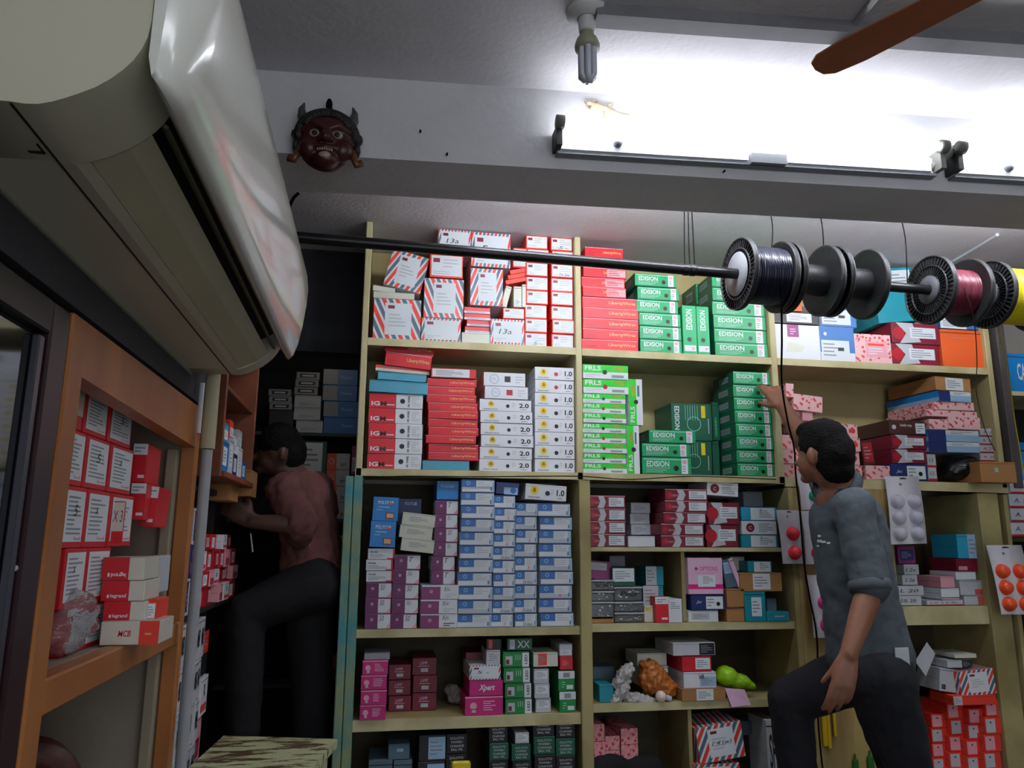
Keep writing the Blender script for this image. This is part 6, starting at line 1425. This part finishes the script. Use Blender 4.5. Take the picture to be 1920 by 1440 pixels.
fwL = (W(1440, 722, 2.955)-wrL); body += hand(wrL+fwL.normalized()*.012, fwL, Vector((-.3, .9, -.2)), Vector((-.5, -.1, -.9)), M_SK, .175, curls=((8, 18, 16), (12, 22, 20), (22, 34, 26), (30, 42, 30)))
fwR = (W(1578, 1300, 2.25)-wrR); body += hand(wrR+fwR.normalized()*.012, fwR, Vector((.5, .8, 0)), Vector((-.9, .2, .0)), M_SK, .185, thumb=.25, curls=((10, 18, 16), (12, 20, 18), (16, 24, 20), (22, 30, 22)))
# legs under the jeans, down to the feet
kL = W(1482, 1312, 2.68); anL = Vector((kL.x+.03, 2.70, kL.z-.41)); kR = W(1706, 1468, 2.42); anR = Vector((kR.x+.07, 2.40, -1.215))
hipL = W(1606, 1262, 2.56); hipR = W(1650, 1275, 2.40)
body += [('p', [(hipL, .085), (lerp(hipL, kL, .5), .068), (kL, .052), (lerp(kL, anL, .35), .050), (anL, .036)]), ('p', [(hipR, .085), (lerp(hipR, kR, .5), .068), (kR, .052), (lerp(kR, anR, .35), .050), (anR, .036)])]
PM = organic('person', body, M_SK, .0055, 4, origin=(hip.x, hip.y, -1.3)); ORG[PM.name] = (hip.x, hip.y, -1.3)
tag(PM, 'person in grey shirt and dark jeans, back turned, reaching to the green boxes', 'person')
hp = [('e', hc+Vector((.004, -.004, .030)), (.084, .088, .090)), ('e', hc-Fd*.032+Vector((0, 0, -.005)), (.078, .078, .092)), ('e', hc-Fd*.040+Vector((0, 0, -.062)), (.066, .062, .052)),
    ('e', hc+Fd*.030+Vector((0, 0, .078)), (.058, .058, .038)), ('e', hc+Rt*.055-Fd*.02+Vector((0, 0, .0)), (.036, .036, .055))]
HR = organic('hair', hp, M_HAIR, .006, 3, parent=PM, disp=.010, dscale=.03)
sh = [('p', [(lerp(neck, chest, .22), .072), (chest, .124)]), ('p', [(shL, .066), (chest, .122), (shR, .068)]), ('p', [(chest, .128), (lerp(chest, waist, .5), .128), (waist, .126), (lerp(waist, hip, .55), .134), (lerp(waist, hip, .95), .140)]),
    ('p', [(shR, .068), (lerp(shR, elR, .35), .064), (lerp(shR, elR, .7), .060), (lerp(shR, elR, .96), .062)]), ('p', [(shL, .062), (lerp(shL, elL, .8), .054)])]
for k in range(6):   # sleeve creases bunched above the elbow
    t = .42+.085*k; a = lerp(shR, elR, t); ax = (elR-shR).normalized(); s1 = ax.cross(Vector((0, 1, 0))).normalized()
    sh.append(('p', [(a+s1*.045+Vector((0, -.030, .012)), .012), (a+Vector((0, -.057, -.004)), .013), (a-s1*.045+Vector((0, -.030, -.010)), .012)]))
SHT = organic('shirt', sh, M_SHG, .0075, 3, parent=PM, disp=.016, dscale=.07)
m_ = MB(); ax = (elR-shR).normalized(); m_.lathe([(.058, -.010), (.064, -.006), (.066, .012), (.063, .026), (.052, .028)], M_SHG, o=lerp(shR, elR, .93), ax=ax, n=24); m_.build('sleeve_cuff', PM)
m_ = MB(); cu = hc-Fd*.02+Vector((0, 0, -.06)); ax = (neck-cu).normalized(); m_.lathe([(.064, -.008), (.072, -.012), (.080, .006), (.088, .020), (.072, .024)], M_SHG, o=lerp(cu, neck, 1.0), ax=ax, n=24); m_.build('collar', PM)
jn = [('p', [(lerp(waist, hip, .95), .118), (hip+Vector((.005, 0, -.05)), .126)]), ('p', [(hipL, .100), (lerp(hipL, kL, .45), .090), (kL, .078), (lerp(kL, anL, .4), .070), (anL+Vector((0, 0, .03)), .060)]),
    ('p', [(hipR, .108), (lerp(hipR, kR, .45), .098), (kR, .078), (lerp(kR, anR, .4), .074), (anR+Vector((0, 0, .03)), .062)]), ('e', W(1645, 1262, 2.42), (.12, .11, .09)), ('e', W(1668, 1275, 2.44), (.085, .10, .09))]
organic('jeans', jn, M_JN, .008, 3, parent=PM, disp=.012, dscale=.07)
for an, ff in ((anL, Vector((-.9, .4, 0))), (anR, Vector((-.7, .3, 0)))):
    organic('shoe', [('p', [(an+Vector((.02, 0, -.045)), .036), (an+ff.normalized()*.10+Vector((0, 0, -.052)), .034), (an+ff.normalized()*.17+Vector((0, 0, -.056)), .026)])], mat('shoe_black', '#141414', .4), .008, 2, parent=PM)
# small white print on the chest
dgp = bpy.context.evaluated_depsgraph_get()
from mathutils.bvhtree import BVHTree
bvh = BVHTree.FromObject(SHT, dgp); o0 = Vector((0, 0, ZC))-SHT.matrix_world.translation
m_ = MB(); org = Vector(ORG[PM.name])
o0 = Vector((0, 0, 0))-org
def onshirt(u, v):
    h = bvh.ray_cast(o0, ray(u, v).normalized()); return (h[0]-ray(u, v).normalized()*.002+org) if h[0] else None
for (u, v, du, dv) in ((1533, 1003, 6, 4), (1532, 1012, 9, 5), (1540, 1014, 8, 4), (1550, 1016, 7, 4), (1531, 1022, 5, 3)):
    c4 = [onshirt(u, v), onshirt(u+du, v), onshirt(u+du, v+dv), onshirt(u, v+dv)]
    if all(c4): m_.add(c4, [(0, 1, 2, 3)], K('white'))
if m_.v: m_.build('chest_print', PM)
# paper slips in his back pocket
q = W(1692, 1234, 2.335); m_ = MB(); m_.box((q.x-.024, q.y, q.z-.05), (q.x+.026, q.y+.004, q.z+.032), K('lgrey'), c=.001)
f = Face(m_, 1, 1, 1); tag(m_.build('paper_slip'), 'folded white paper slip sticking out of the man\'s back pocket', 'paper')
# low stools the people stand on
def stool(x, y, z, label):
    o = empty('step_stool', (x, y, -1.3), label, 'stool'); m_ = MB(); m_.box((x-.17, y-.13, z-.025), (x+.17, y+.13, z), M_CREAM2, c=.003); m_.build('seat', o)
    for sx in (-1, 1):
        for sy in (-1, 1): m_ = MB(); m_.box((x+sx*.14-.015, y+sy*.10-.015, -1.3), (x+sx*.14+.015, y+sy*.10+.015, z-.0255), M_CREAM2); m_.build('leg', o)
stool(anL.x-.07, 2.73, anL.z-.094, 'low wooden stool under the raised foot of the person in grey')

# person in the dim aisle
M_SK2 = mat('dark_brown_skin', '#4e3428', .55); M_SHP = mat('rust_pink_shirt', '#704640', .85, var=.25, scale=10, bump=.4, bscale=20); M_TRD = mat('black_trousers', '#0e0f14', .85, bump=.25, bscale=25)
Yp = 3.10
hc = W(524, 846, Yp); neck = W(548, 884, Yp+.02); shR = W(532, 918, Yp-.12); shL = W(596, 912, Yp+.14); chest = W(566, 935, Yp+.02); waist = W(584, 1020, Yp+.02); hip = W(588, 1080, Yp+.02)
elR = W(566, 985, Yp-.20); wrR = W(474, 978, Yp-.22); elL = W(608, 962, Yp+.10); wrL = W(590, 990, Yp-.02)
Fd = Vector((-.90, -.25, 0)).normalized(); Rt = Vector((Fd.y, -Fd.x, 0))
b2 = [('e', hc+Vector((0, 0, .010)), (.074, .080, .096)), ('e', hc+Fd*.030+Vector((0, 0, -.035)), (.056, .056, .060)), ('p', [(hc+Fd*.080+Vector((0, 0, -.015)), .011), (hc+Fd*.098+Vector((0, 0, -.030)), .012)]), ('e', hc+Fd*.068+Vector((0, 0, -.075)), (.022, .022, .016)),
    ('e', hc+Rt*.074+Vector((0, 0, -.015)), (.014, .014, .030)), ('e', hc-Rt*.074+Vector((0, 0, -.015)), (.014, .014, .030)),
    ('p', [(hc-Fd*.01+Vector((0, 0, -.06)), .052), (neck, .052), (lerp(neck, chest, .4), .07)]), ('p', [(shR, .050), (chest, .095), (shL, .050)]), ('p', [(chest, .10), (waist, .095), (hip, .10)]),
    ('p', [(shR, .048), (elR, .038), (lerp(elR, wrR, .3), .036), (wrR, .025)]), ('p', [(shL, .048), (elL, .038), (lerp(elL, wrL, .3), .036), (wrL, .025)])]
fw = W(448, 962, Yp-.22)-wrR; b2 += hand(wrR+fw.normalized()*.01, fw, Vector((-.2, .9, -.2)), Vector((0, .1, 1)), M_SK2, .165, curls=((20, 34, 28),)*4)
fw = (wrL-elL); b2 += hand(wrL+fw.normalized()*.01, fw, Vector((-.9, -.1, .2)), Vector((0, 0, 1)), M_SK2, .165, curls=((30, 40, 30),)*4)
hipL = W(578, 1092, Yp+.07); hipR = W(592, 1094, Yp-.06); kR = W(462, 1128, Yp-.10); kR.z = hipR.z-.10; anR = Vector((kR.x+.02, kR.y, kR.z-.43)); kS = W(590, 1235, Yp+.05); kS.z = hipL.z-.42; anS = Vector((kS.x+.01, kS.y, kS.z-.42))
b2 += [('p', [(hipR, .080), (lerp(hipR, kR, .5), .066), (kR, .050), (lerp(kR, anR, .35), .048), (anR, .035)]), ('p', [(hipL, .080), (lerp(hipL, kS, .5), .066), (kS, .050), (lerp(kS, anS, .35), .048), (anS, .035)])]
P2 = organic('person', b2, M_SK2, .0065, 4, origin=(hip.x, hip.y, -1.3)); ORG[P2.name] = (hip.x, hip.y, -1.3)
tag(P2, 'person in rust pink shirt bending at the dim aisle rack, one knee raised', 'person')
organic('hair', [('e', hc+Vector((0, 0, .030)), (.082, .086, .085)), ('e', hc-Fd*.032+Vector((0, 0, -.002)), (.074, .074, .085))], M_HAIR, .007, 3, parent=P2, disp=.008, dscale=.03)
organic('shirt', [('p', [(lerp(neck, chest, .3), .062), (chest, .108)]), ('p', [(shR, .062), (chest, .110), (shL, .062)]), ('p', [(chest, .114), (waist, .112), (lerp(waist, hip, .95), .124)]),
    ('p', [(shR, .064), (lerp(shR, elR, .45), .066), (lerp(shR, elR, .95), .062)]), ('p', [(shL, .060), (lerp(shL, elL, .9), .060)])], M_SHP, .0075, 3, parent=P2, disp=.026, dscale=.05)
organic('trousers', [('p', [(lerp(waist, hip, .9), .104), (hip+Vector((0, 0, -.04)), .112)]), ('p', [(hipR, .098), (lerp(hipR, kR, .5), .088), (kR, .074), (lerp(kR, anR, .5), .066), (anR+Vector((0, 0, .03)), .058)]),
    ('p', [(hipL, .098), (lerp(hipL, kS, .5), .088), (kS, .074), (lerp(kS, anS, .5), .066), (anS+Vector((0, 0, .03)), .058)])], M_TRD, .009, 3, parent=P2, disp=.012, dscale=.07)
for an in (anR, anS):
    organic('shoe', [('p', [(an+Vector((.02, 0, -.045)), .036), (an+Vector((-.10, -.02, -.052)), .034), (an+Vector((-.15, -.03, -.056)), .026)])], MC['shoe_black'], .009, 2, parent=P2)
m_ = MB(); q0, q1 = W(476, 1062, 2.9), W(482, 1092, 2.9); m_.tube([W(470, 1000, 2.9), W(474, 1035, 2.9)], .003, K('lgrey'), n=6); tag(m_.build('hanging_strap'), 'short pale strap hanging by the bending person\'s elbow', 'strap')
